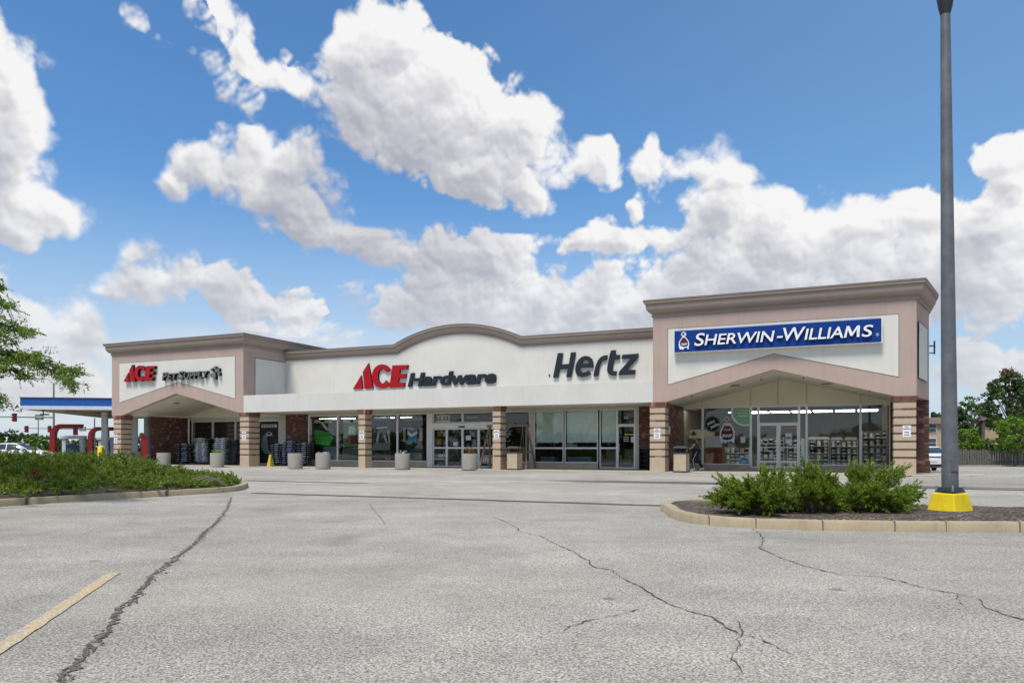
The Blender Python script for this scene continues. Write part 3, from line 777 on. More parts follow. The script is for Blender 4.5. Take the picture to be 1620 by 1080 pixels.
def cornice_plane(line, prof, y, name, mat):
    n = len(line); P2 = [Vector(q) for q in line]; vs = []
    for i, q in enumerate(P2):
        t1 = (q-P2[i-1]).normalized() if i else (P2[1]-P2[0]).normalized(); t2 = (P2[i+1]-q).normalized() if i < n-1 else t1
        n1 = Vector((t1.y, -t1.x)); n2 = Vector((t2.y, -t2.x)); m = (n1+n2).normalized(); m /= max(.4, m.dot(n1))
        vs += [(q.x + m.x*dn, y - o, q.y + m.y*dn) for o, dn in prof]
    k = len(prof); b = MB()
    fs = [(i*k+j, (i+1)*k+j, (i+1)*k+(j+1) % k, i*k+(j+1) % k) for i in range(n-1) for j in range(k)] + [tuple(range(k)), tuple((n-1)*k+j for j in range(k-1, -1, -1))]
    b.add(vs, fs); return part(b, name, mat, smooth=True)
cornice_plane(topline, [(.0,.52),(.05,.51),(.055,.46),(.03,.44),(.09,.41),(.16,.34),(.20,.25),(.205,.15),(.27,.135),(.28,.05),(-.35,.05),(-.35,.30),(.0,.30)], 3.5, 'cornice', M['cornice'])
cornice_plane(topline, [(.29,.052),(.295,.0),(-.4,-.01),(-.4,.052)], 3.5, 'coping', M['coping'])
for u_ in (-27.4, -23.4, -19.5, -15.6, -11.7):
    b = MB(); b.box(u_-.006, u_+.006, -.003, .01, ZC+.01, 4.02); part(b, 'control_joint', M['trim'], bandp)
# columns
def column(px, ww, dd, side=0):
    uc = U(px); z = 0.0; b = MB(); h = ww/2; edges = []
    zs = [0, .645] + [q for k in range(6) for q in (.645+.08+.312*k, .645+.312*(k+1))] + [.645+.08+.312*6, 2.82]
    for i in range(0, len(zs), 2): b.box(uc-h, uc+h, 0, dd, zs[i] + (0 if i else .0), zs[i+1])
    c = part(b, 'column', M['block'], bevel=.012)
    for k in range(7):
        z0 = .645+.312*k; b = MB(); b.box(uc-h+.012, uc+h-.012, .012, dd-.012, z0-.002, z0+.082); part(b, 'brick_band', M['band_brick'], c)
    b = MB(); b.hexa([(uc-h-.005,-.005,2.822),(uc+h+.005,-.005,2.822),(uc+h+.005,dd+.005,2.822),(uc-h-.005,dd+.005,2.822)], [(uc-h-.05,-.05,ZC-.003),(uc+h+.05,-.05,ZC-.003),(uc+h+.05,dd+.05,ZC-.003),(uc-h-.05,dd+.05,ZC-.003)])
    part(b, 'brick_cap', M['cap_brick'], c)
    return uc
COLS = [column(185.5,.66,.8), column(386.5,.66,.85), column(572.3,.42,.6), column(785.4,.42,.6), column(1040,.68,.7), column(1431.5,.78,.75)]

# gabled soffits and back walls of the two tower porches
def porch(ua, um, ub, dback, zap, zt, name_l):
    b = MB()
    b.hexa([(ua-.45,.301,ZC+.001),(um,.301,zap),(um,dback,zap),(ua-.45,dback,ZC+.001)], [(ua-.45,.301,ZC+.06),(um,.301,zap+.06),(um,dback,zap+.06),(ua-.45,dback,ZC+.06)])
    b.hexa([(um,.301,zap),(ub+.45,.301,ZC+.001),(ub+.45,dback,ZC+.001),(um,dback,zap)], [(um,.301,zap+.06),(ub+.45,.301,ZC+.06),(ub+.45,dback,ZC+.06),(um,dback,zap+.06)])
    s = part(b, 'porch_soffit', M['soffit'])
    b = MB(); b.prism_xz([(ua-.6,zt),(ub+.6,zt),(ub+.45,ZC+.01),(um,zap+.01),(ua-.45,ZC+.01)], dback+.001, dback+.12); g_ = part(b, 'gable_wall', M['gable'])
    # downlights and sprinkler heads
    for fu, dd in [(.3,1.6),(.72,1.6)]:
        uu = ua + (ub-ua)*fu; zz = ZC + (zap-ZC)*(1-abs(uu-um)/max(um-ua+.45, 1)) - .03
        b = MB(); b.box(uu-.22, uu+.22, dd-.08, dd+.08, zz-.03, zz); part(b, 'soffit_vent', M['charcoal'], s)
    for fu, dd in [(.1,1.2),(.42,1.9),(.62,1.0),(.9,1.0)]:
        uu = ua + (ub-ua)*fu; zz = ZC + (zap-ZC)*(1-abs(uu-um)/max(um-ua+.45, 1)) - .02
        b = MB(); b.lathe([(.02,zz-.06),(.035,zz-.05),(.035,zz-.03),(.015,zz-.02),(.015,zz+.02)], 8, uu, dd); part(b, 'sprinkler_head', M['charcoal'], s)
    return g_
DG = 5.0
ZG = 3.06
gR = porch(ua, um, ub, DG, 4.3, ZG, 'r')
gL = porch(va, vm, vb, DG, 4.3, ZG, 'l')
for px in (1111.4, 1187.6, 1230.7, 1276, 1361.4):
    u = U(px, DG); f = 1-abs(u-um)/(um-ua+.45); b = MB(); b.box(u-.035, u+.035, DG-.03, DG, ZG+.06, ZC+(4.3-ZC)*max(0, f)-.01); part(b, 'gable_batten', M['trim'], gR)

# storefront glazing
def bay(x0, x1, z0, z1, d, fw=.05, name='window', mats=('alu', 'glass'), dep=.10, rails=()):
    """frame with one pane; x0, x1 are u values"""
    b = MB(); b.box(x0, x0+fw, d, d+dep, z0, z1).box(x1-fw, x1, d, d+dep, z0, z1).box(x0+fw, x1-fw, d+.002, d+dep-.002, z0, z0+fw).box(x0+fw, x1-fw, d+.002, d+dep-.002, z1-fw, z1)
    for r in rails: b.box(x0+fw, x1-fw, d+.003, d+dep-.003, r-.045, r+.045)
    f = part(b, name, M[mats[0]], bevel=.004, seg=1)
    b = MB(); b.box(x0+fw, x1-fw, d+dep/2, d+dep/2+.008, z0+fw, z1-fw); part(b, 'pane', M[mats[1]], f)
    return f
def handle(door, x, z, d, l=.35):
    b = MB(); b.tube([(x,d-.005,z-l/2),(x,d-.06,z-l/2),(x,d-.06,z+l/2),(x,d-.005,z+l/2)], .014, 6); part(b, 'handle', M['alu'], door)
def brickwall(x0, x1, d0, d1, z0=0, z1=ZC+.02, name='brick_wall'):
    b = MB(); b.box(x0, x1, d0, d1, z0, z1); return part(b, name, M['brick'])
def sill(x0, x1, d, z): 
    b = MB(); b.box(x0, x1, d-.06, d+.2, 0, z-.03).box(x0-.01, x1+.01, d-.085, d+.2, z-.03, z-.001); return part(b, 'sill_wall', M['tan_block'] if 'tan_block' in M else M['block'])
M['tan_block'] = concretemat('painted_sill', (.60, .49, .36))
D = 3.5; ZS = .32; ZW = 2.99
# -- paint shop under the right tower (DG)
xs = [U(q, DG) for q in (1072.5,1111.4,1187.6,1199.5,1264,1276,1361.4,1408.5)]
ZB5 = .26
for a, c in ((0,1),(1,2),(5,6),(6,7)): bay(xs[a], xs[c], ZB5, ZG, DG)
bay(xs[2], xs[3], .12, ZG, DG); bay(xs[4], xs[5], .12, ZG, DG)
sill(xs[0], xs[2], DG, ZB5); sill(xs[5], xs[7], DG, ZB5)
b = MB(); b.box(xs[2]-.05, xs[5]+.05, DG-.5, DG+.3, 0, .115); part(b, 'door_step', M['walk'], bevel=.01)
dm = (xs[3]+xs[4])/2; zd = Zb(1232, 670, DG)
bay(xs[3], xs[4], zd, ZG, DG, name='transom')
for a, c, hx in ((xs[3], dm, dm-.09), (dm, xs[4], dm+.09)):
    dr = bay(a+.004, c-.004, .12, zd-.004, DG, .085, 'door', rails=(.42,)); handle(dr, hx, 1.15, DG, .4)
    b = MB(); b.box(a+.09, c-.09, DG-.05, DG-.02, 1.08, 1.12); part(b, 'push_bar', M['alu'], dr)
brickwall(u0-.02, u0+.32, 1.3, DG+.15); brickwall(u0+.321, xs[0]-.002, DG-.03, DG+.15)
brickwall(xs[7]+.002, 2.6, DG-.4, DG+.15); brickwall(2.03, 2.36, .9, DG-.401, name='brick_pier_core')
brickwall(2.38, 2.99, 3.0, 3.6, .55, ZC, 'brick_pier')
brickwall(2.34, 3.03, 2.96, 3.62, 0, .549, 'brick_pier')
b = MB(); b.prism_xy([(1.6,.302),(u1-.01,.302),(SB[0]-.02,3.5),(1.6,3.5)], ZC+.002, ZC+.05); part(b, 'porch_soffit', M['soffit'])
# -- pet and garden shop under the left tower
ul = U(300, DG)
brickwall(ul-.25, ul, 1.9, 8.9); 
lx = [U(q, DG) for q in (303,336,372,379,408,441.5,450)]
ZWL = Zb(340, 666, DG)
bay(lx[0], lx[1], .26, ZWL, DG); bay(lx[1], lx[2], .26, ZWL, DG); bay(lx[2], lx[3]+.2, .26, ZWL, DG)
sill(lx[0], lx[3]+.2, DG, .26)
zdl = Zb(425, 664, DG)
b = MB(); b.box(lx[0]-.1, v1-.3, DG-.01, DG+.12, ZWL+.003, ZG+.04); part(b, 'window_header', M['trim'])
dr = bay(lx[4]-.05, lx[5], .04, zdl, DG, .06, 'door'); handle(dr, lx[5]-.12, 1.1, DG)
b = MB(); b.box(lx[5]+.003, lx[6]+.2, DG-.06, DG+.1, 0, zdl); part(b, 'door_post', M['offwhite'])
b = MB(); b.box(lx[3]+.203, lx[4]-.053, DG, DG+.15, 0, ZWL); part(b, 'brick_wall', M['brick'])
b = MB(); b.lathe([(.06,0),(.06,3.04)], 10, ul+.09, DG-.16); part(b, 'downpipe', M['alu'])
# end post of the open breezeway
b = MB(); b.box(ul-.14, ul+.0, 1.74, 1.89, 0, ZC-.001); part(b, 'breezeway_post', M['greywood'])
brickwall(v1, U(487.5, D), D, D+.9)
# -- hardware shop (D)
hx = [U(q, D) for q in (487.5,533.6,575,628.3,676)]
for a, c in zip(hx, hx[1:]): bay(a, c, ZS, ZW, D)
sill(hx[0], hx[4], D, ZS)
b = MB(); b.box(v1+.35, U(1011, D), D+.001, D+.15, ZW+.001, ZC+.03); part(b, 'window_header', M['trim'])
e0, e1, e2, e3, e4, e5 = [U(q, D) for q in (684.6,706.5,731.5,757,782,787)]
b = MB(); b.box(hx[4]+.002, e0, D-.05, D+.15, 0, ZW); part(b, 'door_jamb', M['alu'])
b = MB(); b.box(e5, e5+.1, D-.05, D+.15, 0, ZW); part(b, 'door_jamb', M['alu'])
zt1 = Zb(720, 669, D); zt0 = Zb(720, 677.5, D)
bay(e0+.002, e2, zt1, ZW, D, name='transom'); bay(e2, e5-.002, zt1, ZW, D, name='transom')
b = MB(); b.box(e0+.002, e5-.002, D-.08, D+.12, zt0, zt1-.002); hd = part(b, 'door_header', M['alu'], bevel=.01)
b = MB(); b.box(e2-.18, e2+.18, D-.14, D-.081, zt0+.05, zt0+.12); part(b, 'door_sensor', M['black'], hd)
for a, c in ((e0+.004,e1),(e1,e2),(e2,e3),(e3,e5-.004)):
    dr = bay(a+.002, c-.002, .05, zt0-.004, D, .06, 'sliding_door', rails=(1.08,))
hz = [U(q, D) for q in (800.5,838,844.5,891.5,893,946,948.5,976,977.5,1005)]
bay(e5+.102, hz[1], ZS, ZW, D)
sill(e5+.102, hz[1], D, ZS)
b = MB(); b.box(hz[1]+.002, hz[2]-.002, D-.03, D+.15, 0, ZW); part(b, 'window_post', M['trim'])
zr = Zb(870, 708.5, D)
for a, c in ((2,3),(4,5)): bay(hz[a], hz[c], ZS, ZW, D, rails=(zr,))
b = MB(); b.box(hz[3]+.002, hz[4]-.002, D, D+.1, ZS, ZW); part(b, 'mullion', M['charcoal'])
bay(hz[6], hz[7], .06, ZW, D, rails=(zr,))
b = MB(); b.box(hz[5]+.002, hz[6]-.002, D, D+.1, 0, ZW); part(b, 'mullion', M['charcoal'])
sill(hz[2], hz[5], D, ZS)
zdr = Zb(990, 672, D)
bay(hz[7]+.004, hz[9], zdr, ZW, D, name='transom')
dr = bay(hz[7]+.006, hz[9], .05, zdr-.004, D, .075, 'door'); handle(dr, hz[7]+.13, 1.1, D)
b = MB(); b.box(hz[9]+.003, U(1011, D)-.003, D-.02, D+.12, 0, ZW); part(b, 'door_post', M['trim'])
brickwall(U(1011, D), u0-.025, D, D+.5)
for a, c, in ((hz[2],hz[3]),(hz[4],hz[5]),(hz[6],hz[7])):
    b = MB(); b.box(a+.09, c-.06, D+.13, D+.15, Zb(900, 699.7, D), ZW-.02); part(b, 'window_shade', M['shade'])
# -- interiors
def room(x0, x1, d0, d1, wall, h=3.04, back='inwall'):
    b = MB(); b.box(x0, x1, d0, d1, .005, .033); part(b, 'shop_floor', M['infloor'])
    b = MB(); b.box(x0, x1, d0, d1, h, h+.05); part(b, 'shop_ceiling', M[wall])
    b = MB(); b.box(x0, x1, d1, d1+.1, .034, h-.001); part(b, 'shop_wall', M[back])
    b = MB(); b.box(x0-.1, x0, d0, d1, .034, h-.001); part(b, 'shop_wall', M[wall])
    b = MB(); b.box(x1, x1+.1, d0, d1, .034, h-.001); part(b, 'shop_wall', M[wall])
room(xs[0]+.1, xs[7]-.1, DG+.16, DG+10, 'inwall', 3.3, 'inwall')
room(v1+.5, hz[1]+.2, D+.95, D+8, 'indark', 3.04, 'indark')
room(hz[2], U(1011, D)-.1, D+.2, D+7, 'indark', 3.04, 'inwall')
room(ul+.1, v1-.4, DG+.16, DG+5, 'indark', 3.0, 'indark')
for row, (du, n) in enumerate([(1.8,0),(3.1,7),(4.3,7)]):
    for k in range(n):
        ux = xs[0] + 1.9 + k*1.05; b = MB(); b.box(ux, ux+.90, DG+du+.7, DG+du+.78, 2.95, 2.985); part(b, 'ceiling_lamp', M['tube'])
for px, dd in ((1092,1.3),(1100,1.5),(1231,1.2),(1294,1.2),(1352,1.4)):
    ux = U(px, DG+dd); b = MB(); b.box(ux-.45, ux+.45, DG+dd-.3, DG+dd, 3.22, 3.28); part(b, 'ceiling_lamp', M['tube'])
for px0, px1 in ((505,533),(540,560),(592,622),(634,650)):
    b = MB(); b.box(U(px0, D+2), U(px1, D+2), D+2, D+2.12, 2.86, 2.9); part(b, 'ceiling_lamp', M['tube'])

# ================================================================== SIGNS ON THE WALLS
class Frame:
    """an Empty on the facade; shapes are given as measured outlines on the plane at depth d"""
    def __init__(s, name, label, cat, px, py, d, group=None, z=None):
        s.u, s.d, s.z = U(px, d), d, Zb(px, py, d) if z is None else z
        s.e = empty(name, label, cat, bw(s.u, d, s.z), BROT, group)
    def xz(s, px, py): return (U(px, s.d) - s.u, Zb(px, py, s.d) - s.z)
    def shape(s, name, loops, ext, mat, y=0.0, side=None, par=None):
        me = shape_mesh([[s.xz(*q) for q in lp] for lp in loops], ext); me.transform(Matrix.Translation((0, y, 0)))
        if side: two_tone(me, mat, side)
        return mobj(name, me, par or s.e, None if side else mat)
    def text(s, name, t, px0, px1, py0, py1, mat, y=-.01, ext=.004, bold=0.0, shear=0.0, par=None):
        x0, z0 = s.xz(px0, py1); x1, z1 = s.xz(px1, py0)
        return mobj(name, fit(text_mesh(t, ext, bold, shear), x0, x1, z0, z1, y), par or s.e, mat)
    def letters(s, t, px0, px1, z0, z1, face, side, y, ext, bold=0.0, shear=0.0, space=1.0):
        x0 = U(px0, s.d) - s.u; x1 = U(px1, s.d) - s.u
        split_letters(fit(text_mesh(t, ext, bold, shear, space), x0, x1, z0 - s.z, z1 - s.z, y), 'letter', s.e, face, side)
def zp(x, y, ox, oy, k): return (ox + x*k, oy + y*k)
def arcp(cx, cy, rx, ry, a0, a1, n=18, sh=0.0):
    return [(cx + rx*math.cos(R(a)) - sh*ry*math.sin(R(a)), cy + ry*math.sin(R(a))) for a in np.linspace(a0, a1, n)]
def ace_loops():
    A1 = [(66,326),(150,186),(164,322)]
    A2 = [(168,150),(224,62),(240,140),(258,240),(272,318),(182,322)]
    c = arcp(360,196,103,122,-28,-335,30) ; ci = arcp(362,196,48,78,-335,-20,20)
    Cc = c[:-1] + [(452,244),(404,240)] + ci[2:-3] + [(412,150),(458,134)]
    Cc = arcp(362,196,102,122,-32,-322,30) + [(398,236)] + arcp(366,196,44,74,-312,-48,20) + [(410,150)]
    E = [(470,85),(630,80),(620,124),(548,126),(542,172),(612,170),(602,215),(535,218),(527,262),(597,260),(585,306),(438,312)]
    return [A1, A2, Cc, E]
hs = Frame('hardware_sign', 'large red and dark lettering of the hardware shop, under the arched parapet', 'sign', 675, 612, D)
for lp in ace_loops():
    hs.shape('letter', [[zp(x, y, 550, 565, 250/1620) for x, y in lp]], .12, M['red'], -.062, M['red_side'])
zh0, zh1 = Zb(650, 611.6, D), Zb(650, 590.2, D)
hs.letters('Hardware', 646.5, 786, zh0-.01, zh1, M['ink'], M['black'], -.062, .12, .035, .20, .97)
# the same red lettering, smaller, over the pet shop
la = [[hs.xz(*zp(x, y, 550, 565, 250/1620)) for x, y in lp] for lp in ace_loops()]
allx = [q[0] for l in la for q in l]; allz = [q[1] for l in la for q in l]
ps = Frame('pet_shop_sign', 'small red and black lettering with a paw print, on the left tower', 'sign', 275, 600, 0)
zb0 = Zb(225, 603, 0) - ps.z; zb1 = Zb(225, 576.5, 0) - ps.z; X0 = U(200) - ps.u; X1 = U(249.5) - ps.u
for l in la:
    me = shape_mesh([[(X0 + (x-min(allx))/(max(allx)-min(allx))*(X1-X0), zb0 + (z-min(allz))/(max(allz)-min(allz))*(zb1-zb0)) for x, z in l]], .20)
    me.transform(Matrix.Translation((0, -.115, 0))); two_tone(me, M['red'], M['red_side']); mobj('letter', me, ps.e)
M['dim_face'] = paint('dim_letter_face', (.16, .155, .16), .5, spec=.25)
zpb = Zb(298, 600.3, 0); zs = Zb(298, 588, 0) - zpb
for t, p0, p1, zz, dz in (('P',261,268.5,zs*1.05,0),('ET',269.2,284,zs*.88,0),('S',286,294,zs*1.1,0),('UPPLY',295,333,zs*.9,.02)):
    ps.letters(t, p0, p1, zpb+dz, zpb+dz+zz, M['dim_face'], M['black'], -.115, .20, .02, .1)
pk = 180/1620.
pad = [zp(x, y, 190, 565, pk) for x, y in [(1318,245),(1350,225),(1372,205),(1395,218),(1400,262),(1392,318),(1372,318),(1340,290)]]
ps.shape('letter', [pad], .20, M['dim_face'], -.115, M['black'])
for tx, ty in ((1343,180),(1388,155),(1432,180),(1440,240)):
    ps.shape('letter', [[zp(x, y, 190, 565, pk) for x, y in arcp(tx, ty, 17, 24, 0, 340, 14)]], .20, M['dim_face'], -.115, M['black'])
# car hire sign
hk = 170/1620.
rs = Frame('car_hire_sign', 'large dark grey slanted lettering beside the taupe right tower', 'sign', 945, 598, D)
HL = [[[(222,132),(298,128),(272,300),(392,292),(420,120),(492,118),(420,490),(350,490),(375,365),(250,372),(222,498),(152,498)]],
 [[(565,350),(752,345),(757,285),(737,218),(692,182),(640,172),(585,188),(530,235),(497,300),(485,370),(495,430),(530,475),(580,490),(640,480),(690,460),(718,440),(695,392),(650,412),(605,420),(570,405),(553,375)], [(580,290),(595,255),(630,233),(665,240),(685,265),(687,288)]],
 [[(758,475),(790,330),(825,240),(875,185),(930,163),(970,163),(955,228),(905,237),(868,277),(845,350),(828,475)]],
 [[(1025,88),(1095,88),(1085,155),(1158,155),(1145,220),(1070,225),(1042,350),(1045,388),(1065,403),(1108,400),(1095,465),(1030,465),(985,440),(965,400),(968,340),(1005,150)]],
 [[(1195,155),(1437,138),(1420,205),(1258,383),(1390,382),(1372,448),(1135,460),(1150,405),(1322,212),(1182,215)]]]
for lps in HL: rs.shape('letter', [[zp(x, y, 860, 545, hk) for x, y in lp] for lp in lps], .10, M['ink'], -.055, M['black'])
rs.shape('registered_mark', [arcp(869.4, 593.7, 1.2, 1.9, 0, 345, 14), arcp(869.4, 593.7, .6, 1.0, 0, 345, 12)], .03, M['ink'], -.02)
# paint shop sign box
ss = Frame('paint_shop_sign', 'long blue sign box with white raised capitals and a small emblem', 'sign', 1231, 550, 0)
def zmean(a, c): return (a+c)/2
z1s = zmean(Zb(1069,525), Zb(1394,505)); z0s = zmean(Zb(1069,559), Zb(1394,541))
x0s, x1s = U(1069)-ss.u, U(1394)-ss.u
b = MB(); b.box(x0s, x1s, -.28, -.016, z0s-ss.z, z1s-ss.z); b.build('sign_box', M['sign_blue'], ss.e, bevel=.006)
b = MB(); e_ = .035
b.box(x0s-e_, x1s+e_, -.26, -.018, z0s-ss.z-e_, z0s-ss.z-.002).box(x0s-e_, x0s-.002, -.26, -.018, z0s-ss.z, z1s-ss.z+.02).box(x1s+.002, x1s+e_, -.26, -.018, z0s-ss.z, z1s-ss.z+.02)
b.build('sign_frame', M['white'], ss.e)
hh = z1s - z0s; zc0 = z0s + hh*.24
ss.d = -.28
for t, a, c, zz in (('S',1101.0,1117.5,.58),('HERWIN',1117.0,1227,.49),('-',1229.5,1239,0),('W',1240,1275.5,.58),('ILLIA',1273.5,1334,.49),('M',1335,1361,.49),('S',1363,1381,.49)):
    sc = (U(1394)-U(1069))/325.0
    def ux(p): return x0s + ss.u + (p-1069)*1.0*(U(p)-U(1069))/max(1e-6, (p-1069))
    if t == '-':
        me = shape_mesh([[(ux(a)-ss.u+.02, zc0-ss.z+hh*.15), (ux(c)-ss.u, zc0-ss.z+hh*.15), (ux(c)-ss.u+.02, zc0-ss.z+hh*.23), (ux(a)-ss.u+.04, zc0-ss.z+hh*.23)]], .1)
        me.transform(Matrix.Translation((0, -.33, 0))); two_tone(me, M['white'], M['charcoal']); mobj('letter', me, ss.e); continue
    if t == 'M':
        xa_, xb_ = ux(a)-ss.u, ux(c)-ss.u; za_ = zc0-ss.z; zb_ = za_ + hh*zz; wv = xb_-xa_
        ml = [(0,0),(.15,0),(.25,.68),(.41,.12),(.52,.12),(.80,.68),(.80,0),(.96,0),(1.0,1),(.82,1),(.52,.40),(.36,1),(.18,1)]
        me = shape_mesh([[(xa_ + x*wv*.98, za_ + z*(zb_-za_)) for x, z in ml]], .10); me.transform(Matrix.Translation((0, -.33, 0))); two_tone(me, M['white'], M['charcoal']); mobj('letter', me, ss.e); continue
    me = fit(text_mesh(t, .10, .010, .17, .97), ux(a)-ss.u, ux(c)-ss.u, zc0-ss.z-(.01 if t == 'S' else 0), zc0-ss.z+hh*zz, -.33)
    split_letters(me, 'letter', ss.e, M['white'], M['charcoal'])
ss.d = -.28
def exz(x, y): p = (1060 + x*120/1620., 505 + y*60/810.); u = U(p[0]) ; return (u - ss.u, Zb(p[0], p[1]) - ss.z)
def eshape(name, loops, y, mat, ext=.02):
    me = shape_mesh([[exz(*q) for q in lp] for lp in loops], ext); me.transform(Matrix.Translation((0, y, 0))); return mobj(name, me, ss.e, mat)
body_o = [(300,390),(345,390),(390,430),(430,490),(438,560),(425,610),(430,645),(408,660),(395,620),(330,632),(312,670),(285,668),(280,640),(255,665),(235,650),(218,580),(225,500),(265,430)]
body_i = [(305,408),(340,408),(378,445),(412,500),(418,560),(395,600),(330,612),(265,600),(240,560),(245,500),(280,440)]
eshape('emblem_outline', [body_o, body_i], -.30, M['white'])
eshape('emblem_outline', [arcp(322, 340, 55, 52, 0, 345, 20), arcp(312, 335, 26, 24, 0, 345, 14)], -.30, M['offwhite'])
eshape('emblem_globe', [[(308,412),(338,412),(374,450),(405,515),(250,515),(283,445)]], -.296, M['maroon'], .012)
me = fit(text_mesh('SWP', .012, .02), exz(272,0)[0], exz(392,0)[0], exz(330,580)[1], exz(330,525)[1], -.30); mobj('emblem_letters', me, ss.e, M['white'])
me = fit(text_mesh('®', .012, .0), U(1385.5)-ss.u, U(1390)-ss.u, zc0-ss.z+.0, zc0-ss.z+hh*.13, -.30); mobj('registered_mark', me, ss.e, M['white'])

# no-parking plates on five of the columns
def plate(px, pw, py0, py1, d, label):
    f = Frame('fire_lane_sign', label, 'sign', px, py1, d, 'fire lane plates on the columns')
    w2 = pw/2.0; x0, z0 = f.xz(px-w2, py1); x1, z1 = f.xz(px+w2, py0)
    b = MB(); b.box(x0, x1, -.008, -.001, 0, z1); b.build('plate', M['white'], f.e)
    for t, a, c, mt in (('NO',.82,.95,'ink'),('PARKING',.62,.77,'ink'),('FIRE',.34,.47,'ink'),('LANE',.12,.26,'ink')):
        ww = {'NO':.45,'PARKING':.9,'FIRE':.55,'LANE':.6}[t]*(x1-x0)/2
        mobj('lettering', fit(text_mesh(t, .002, .02), (x0+x1)/2-ww, (x0+x1)/2+ww, z1*a, z1*c, -.010), f.e, M[mt])
plate(183, 5.2, 687, 701, 0, 'white no parking plate on the leftmost striped column of the strip')
plate(386, 6.2, 682, 696, 0, 'white no parking plate on the column right of the stacked pet shop bags')
plate(572.3, 7.0, 681, 695, 0, 'white no parking plate on the slim column left of the sliding doors')
plate(785.5, 8.2, 679, 694, 0, 'white no parking plate on the slim column beside the wooden swing')
plate(1039.5, 10.4, 677, 694, 0, 'white no parking plate on the column left of the paint shop')
plate(1434.5, 13.0, 672.5, 691, 0, 'white no parking plate on the rightmost striped column of the strip')
sp = Frame('fire_lane_sign', 'white plate in the shade behind the column left of the paint shop', 'sign', 1057, 686, .9)
b = MB(); b.box(-.10, .10, -.008, 0, 0, .34); b.build('plate', M['offwhite'], sp.e)

# ================================================================== WINDOW POSTERS AND DECALS (just behind the glass)
DP = D + .075
def pbox(f, name, px0, px1, py0, py1, mat, y=0, th=.006, par=None):
    x0, z0 = f.xz(px0, py1); x1, z1 = f.xz(px1, py0)
    b = MB(); b.box(x0, x1, y-th, y, z0, z1); return b.build(name, M[mat], par or f.e)
def poster(name, label, cat, px0, px1, py0, py1, d, mat='black', group=None):
    f = Frame(name, label, cat, (px0+px1)/2, py1, d, group); pbox(f, 'sheet', px0, px1, py0, py1, mat); return f
f = poster('window_poster', 'poster of a bright green grill bowl in the hardware shop window', 'poster', 497, 526, 662, 731, DP, 'black')
pbox(f, 'header', 498, 525, 663, 669, 'offwhite', -.008); pbox(f, 'badge', 507.5, 514, 664.5, 667.5, 'black', -.015)
f.shape('picture', [[(498,679),(503,680),(523,685),(525,697),(521,705),(500,702),(498,692)]], .006, M['green'], -.014)
pbox(f, 'lower_panel', 512, 532, 706, 731, 'bluegrey', -.008)
f.shape('picture', [[(507,668),(511,668),(521,680),(517,681)]], .006, M['offwhite'], -.014)
f = poster('window_poster', 'green poster of a barbecue behind the slim column', 'poster', 543, 567, 662, 731, DP, 'green_dark')
pbox(f, 'header', 543, 566, 663, 668.5, 'offwhite', -.008); pbox(f, 'badge', 554.5, 559, 663.5, 668, 'black', -.015)
f.shape('picture', [[(552,674),(562,674),(564,692),(550,692)]], .006, M['shade'], -.010)
f.shape('picture', [[(550,688),(565,688),(566,702),(547,702)]], .006, M['maroon'], -.016)
pbox(f, 'lower_panel', 544, 566, 706, 731, 'charcoal', -.008)
f = poster('window_poster', 'dark poster with blue signboard and white tools in the hardware shop window', 'poster', 588, 618, 660, 712, DP, 'charcoal')
f.shape('picture', [[(595,670),(612.5,671),(613,675),(595,675.5)]], .006, M['sign_blue'], -.010)
f.shape('picture', [[(596,675.5),(613,674.5),(613,676.5),(596,677.8)]], .006, M['white'], -.010)
for q in ([(596,692),(599,684),(600,684),(598,704),(595,704)], [(612,682),(616,680),(617.5,704),(615.5,704),(614,690)], [(607,690),(610,688),(614,703),(612,704)]): f.shape('picture', [q], .006, M['offwhite'], -.010)
pbox(f, 'header', 591, 616, 661, 666, 'bluegrey', -.008); pbox(f, 'lower_panel', 590, 617, 700, 712, 'grey', -.008)
f = poster('sale_poster', 'dark red panel low in the hardware shop window', 'poster', 608, 619, 713.5, 730, DP, 'maroon'); f.text('lettering', 'SALE', 609.5, 618, 723.5, 726.5, M['white'])
f = poster('window_poster', 'poster with blue and white detergent tubs beside the sliding doors', 'poster', 638, 668, 661, 731, DP, 'black')
pbox(f, 'header', 639, 667.5, 659.5, 665.5, 'grey', -.008)
for x0, x1, mt in ((645,660,'sky_blue'),(637.5,642,'tan'),(663,668.5,'pinkish')):
    f.shape('picture', [[(x0,679),(x1,679),(x1-.6,697),((x0+x1)/2,699),(x0+.6,697)]], .006, M[mt], -.010)
    f.shape('picture', [[(x0,676.8),(x1,676.8),(x1,678.5),(x0,678.5)]], .006, M['offwhite'], -.012)
f.shape('picture', [[(645,681),(652,686),(660,681),(660,686),(651,691),(645,687)]], .005, M['white'], -.017)
pbox(f, 'lower_panel', 640, 667.5, 701, 713, 'charcoal', -.008); pbox(f, 'lower_panel', 640, 667.5, 716, 730, 'grey', -.008)
DT = DP - .04
f = Frame('window_lettering', 'white cooler brand lettering on the transom left of the door sensor', 'lettering', 701, 666, D+.035)
f.text('lettering', 'YETI', 690, 711, 656, 664, M['offwhite'], 0, .003, .03); pbox(f, 'underline', 690, 712, 665, 667.5, 'offwhite', 0, .003)
f = Frame('window_lettering', 'small white lettering on the transom right of the door sensor', 'lettering', 748, 662, D+.035)
f.text('lettering', 'Weather', 738, 756, 658, 661, M['offwhite'], 0, .003, .02)
f = Frame('window_lettering', 'green and white power tool lettering low on the leftmost door panel', 'lettering', 696, 727, D+.035)
f.text('lettering', 'E', 687.3, 691.6, 718, 722.5, M['green'], 0, .003, .05); f.text('lettering', 'GO', 692.6, 705, 718, 722.5, M['white'], 0, .003, .05, .1)
f.text('lettering', 'POWER+', 687, 704.5, 724.4, 727, M['white'], 0, .003, .03)
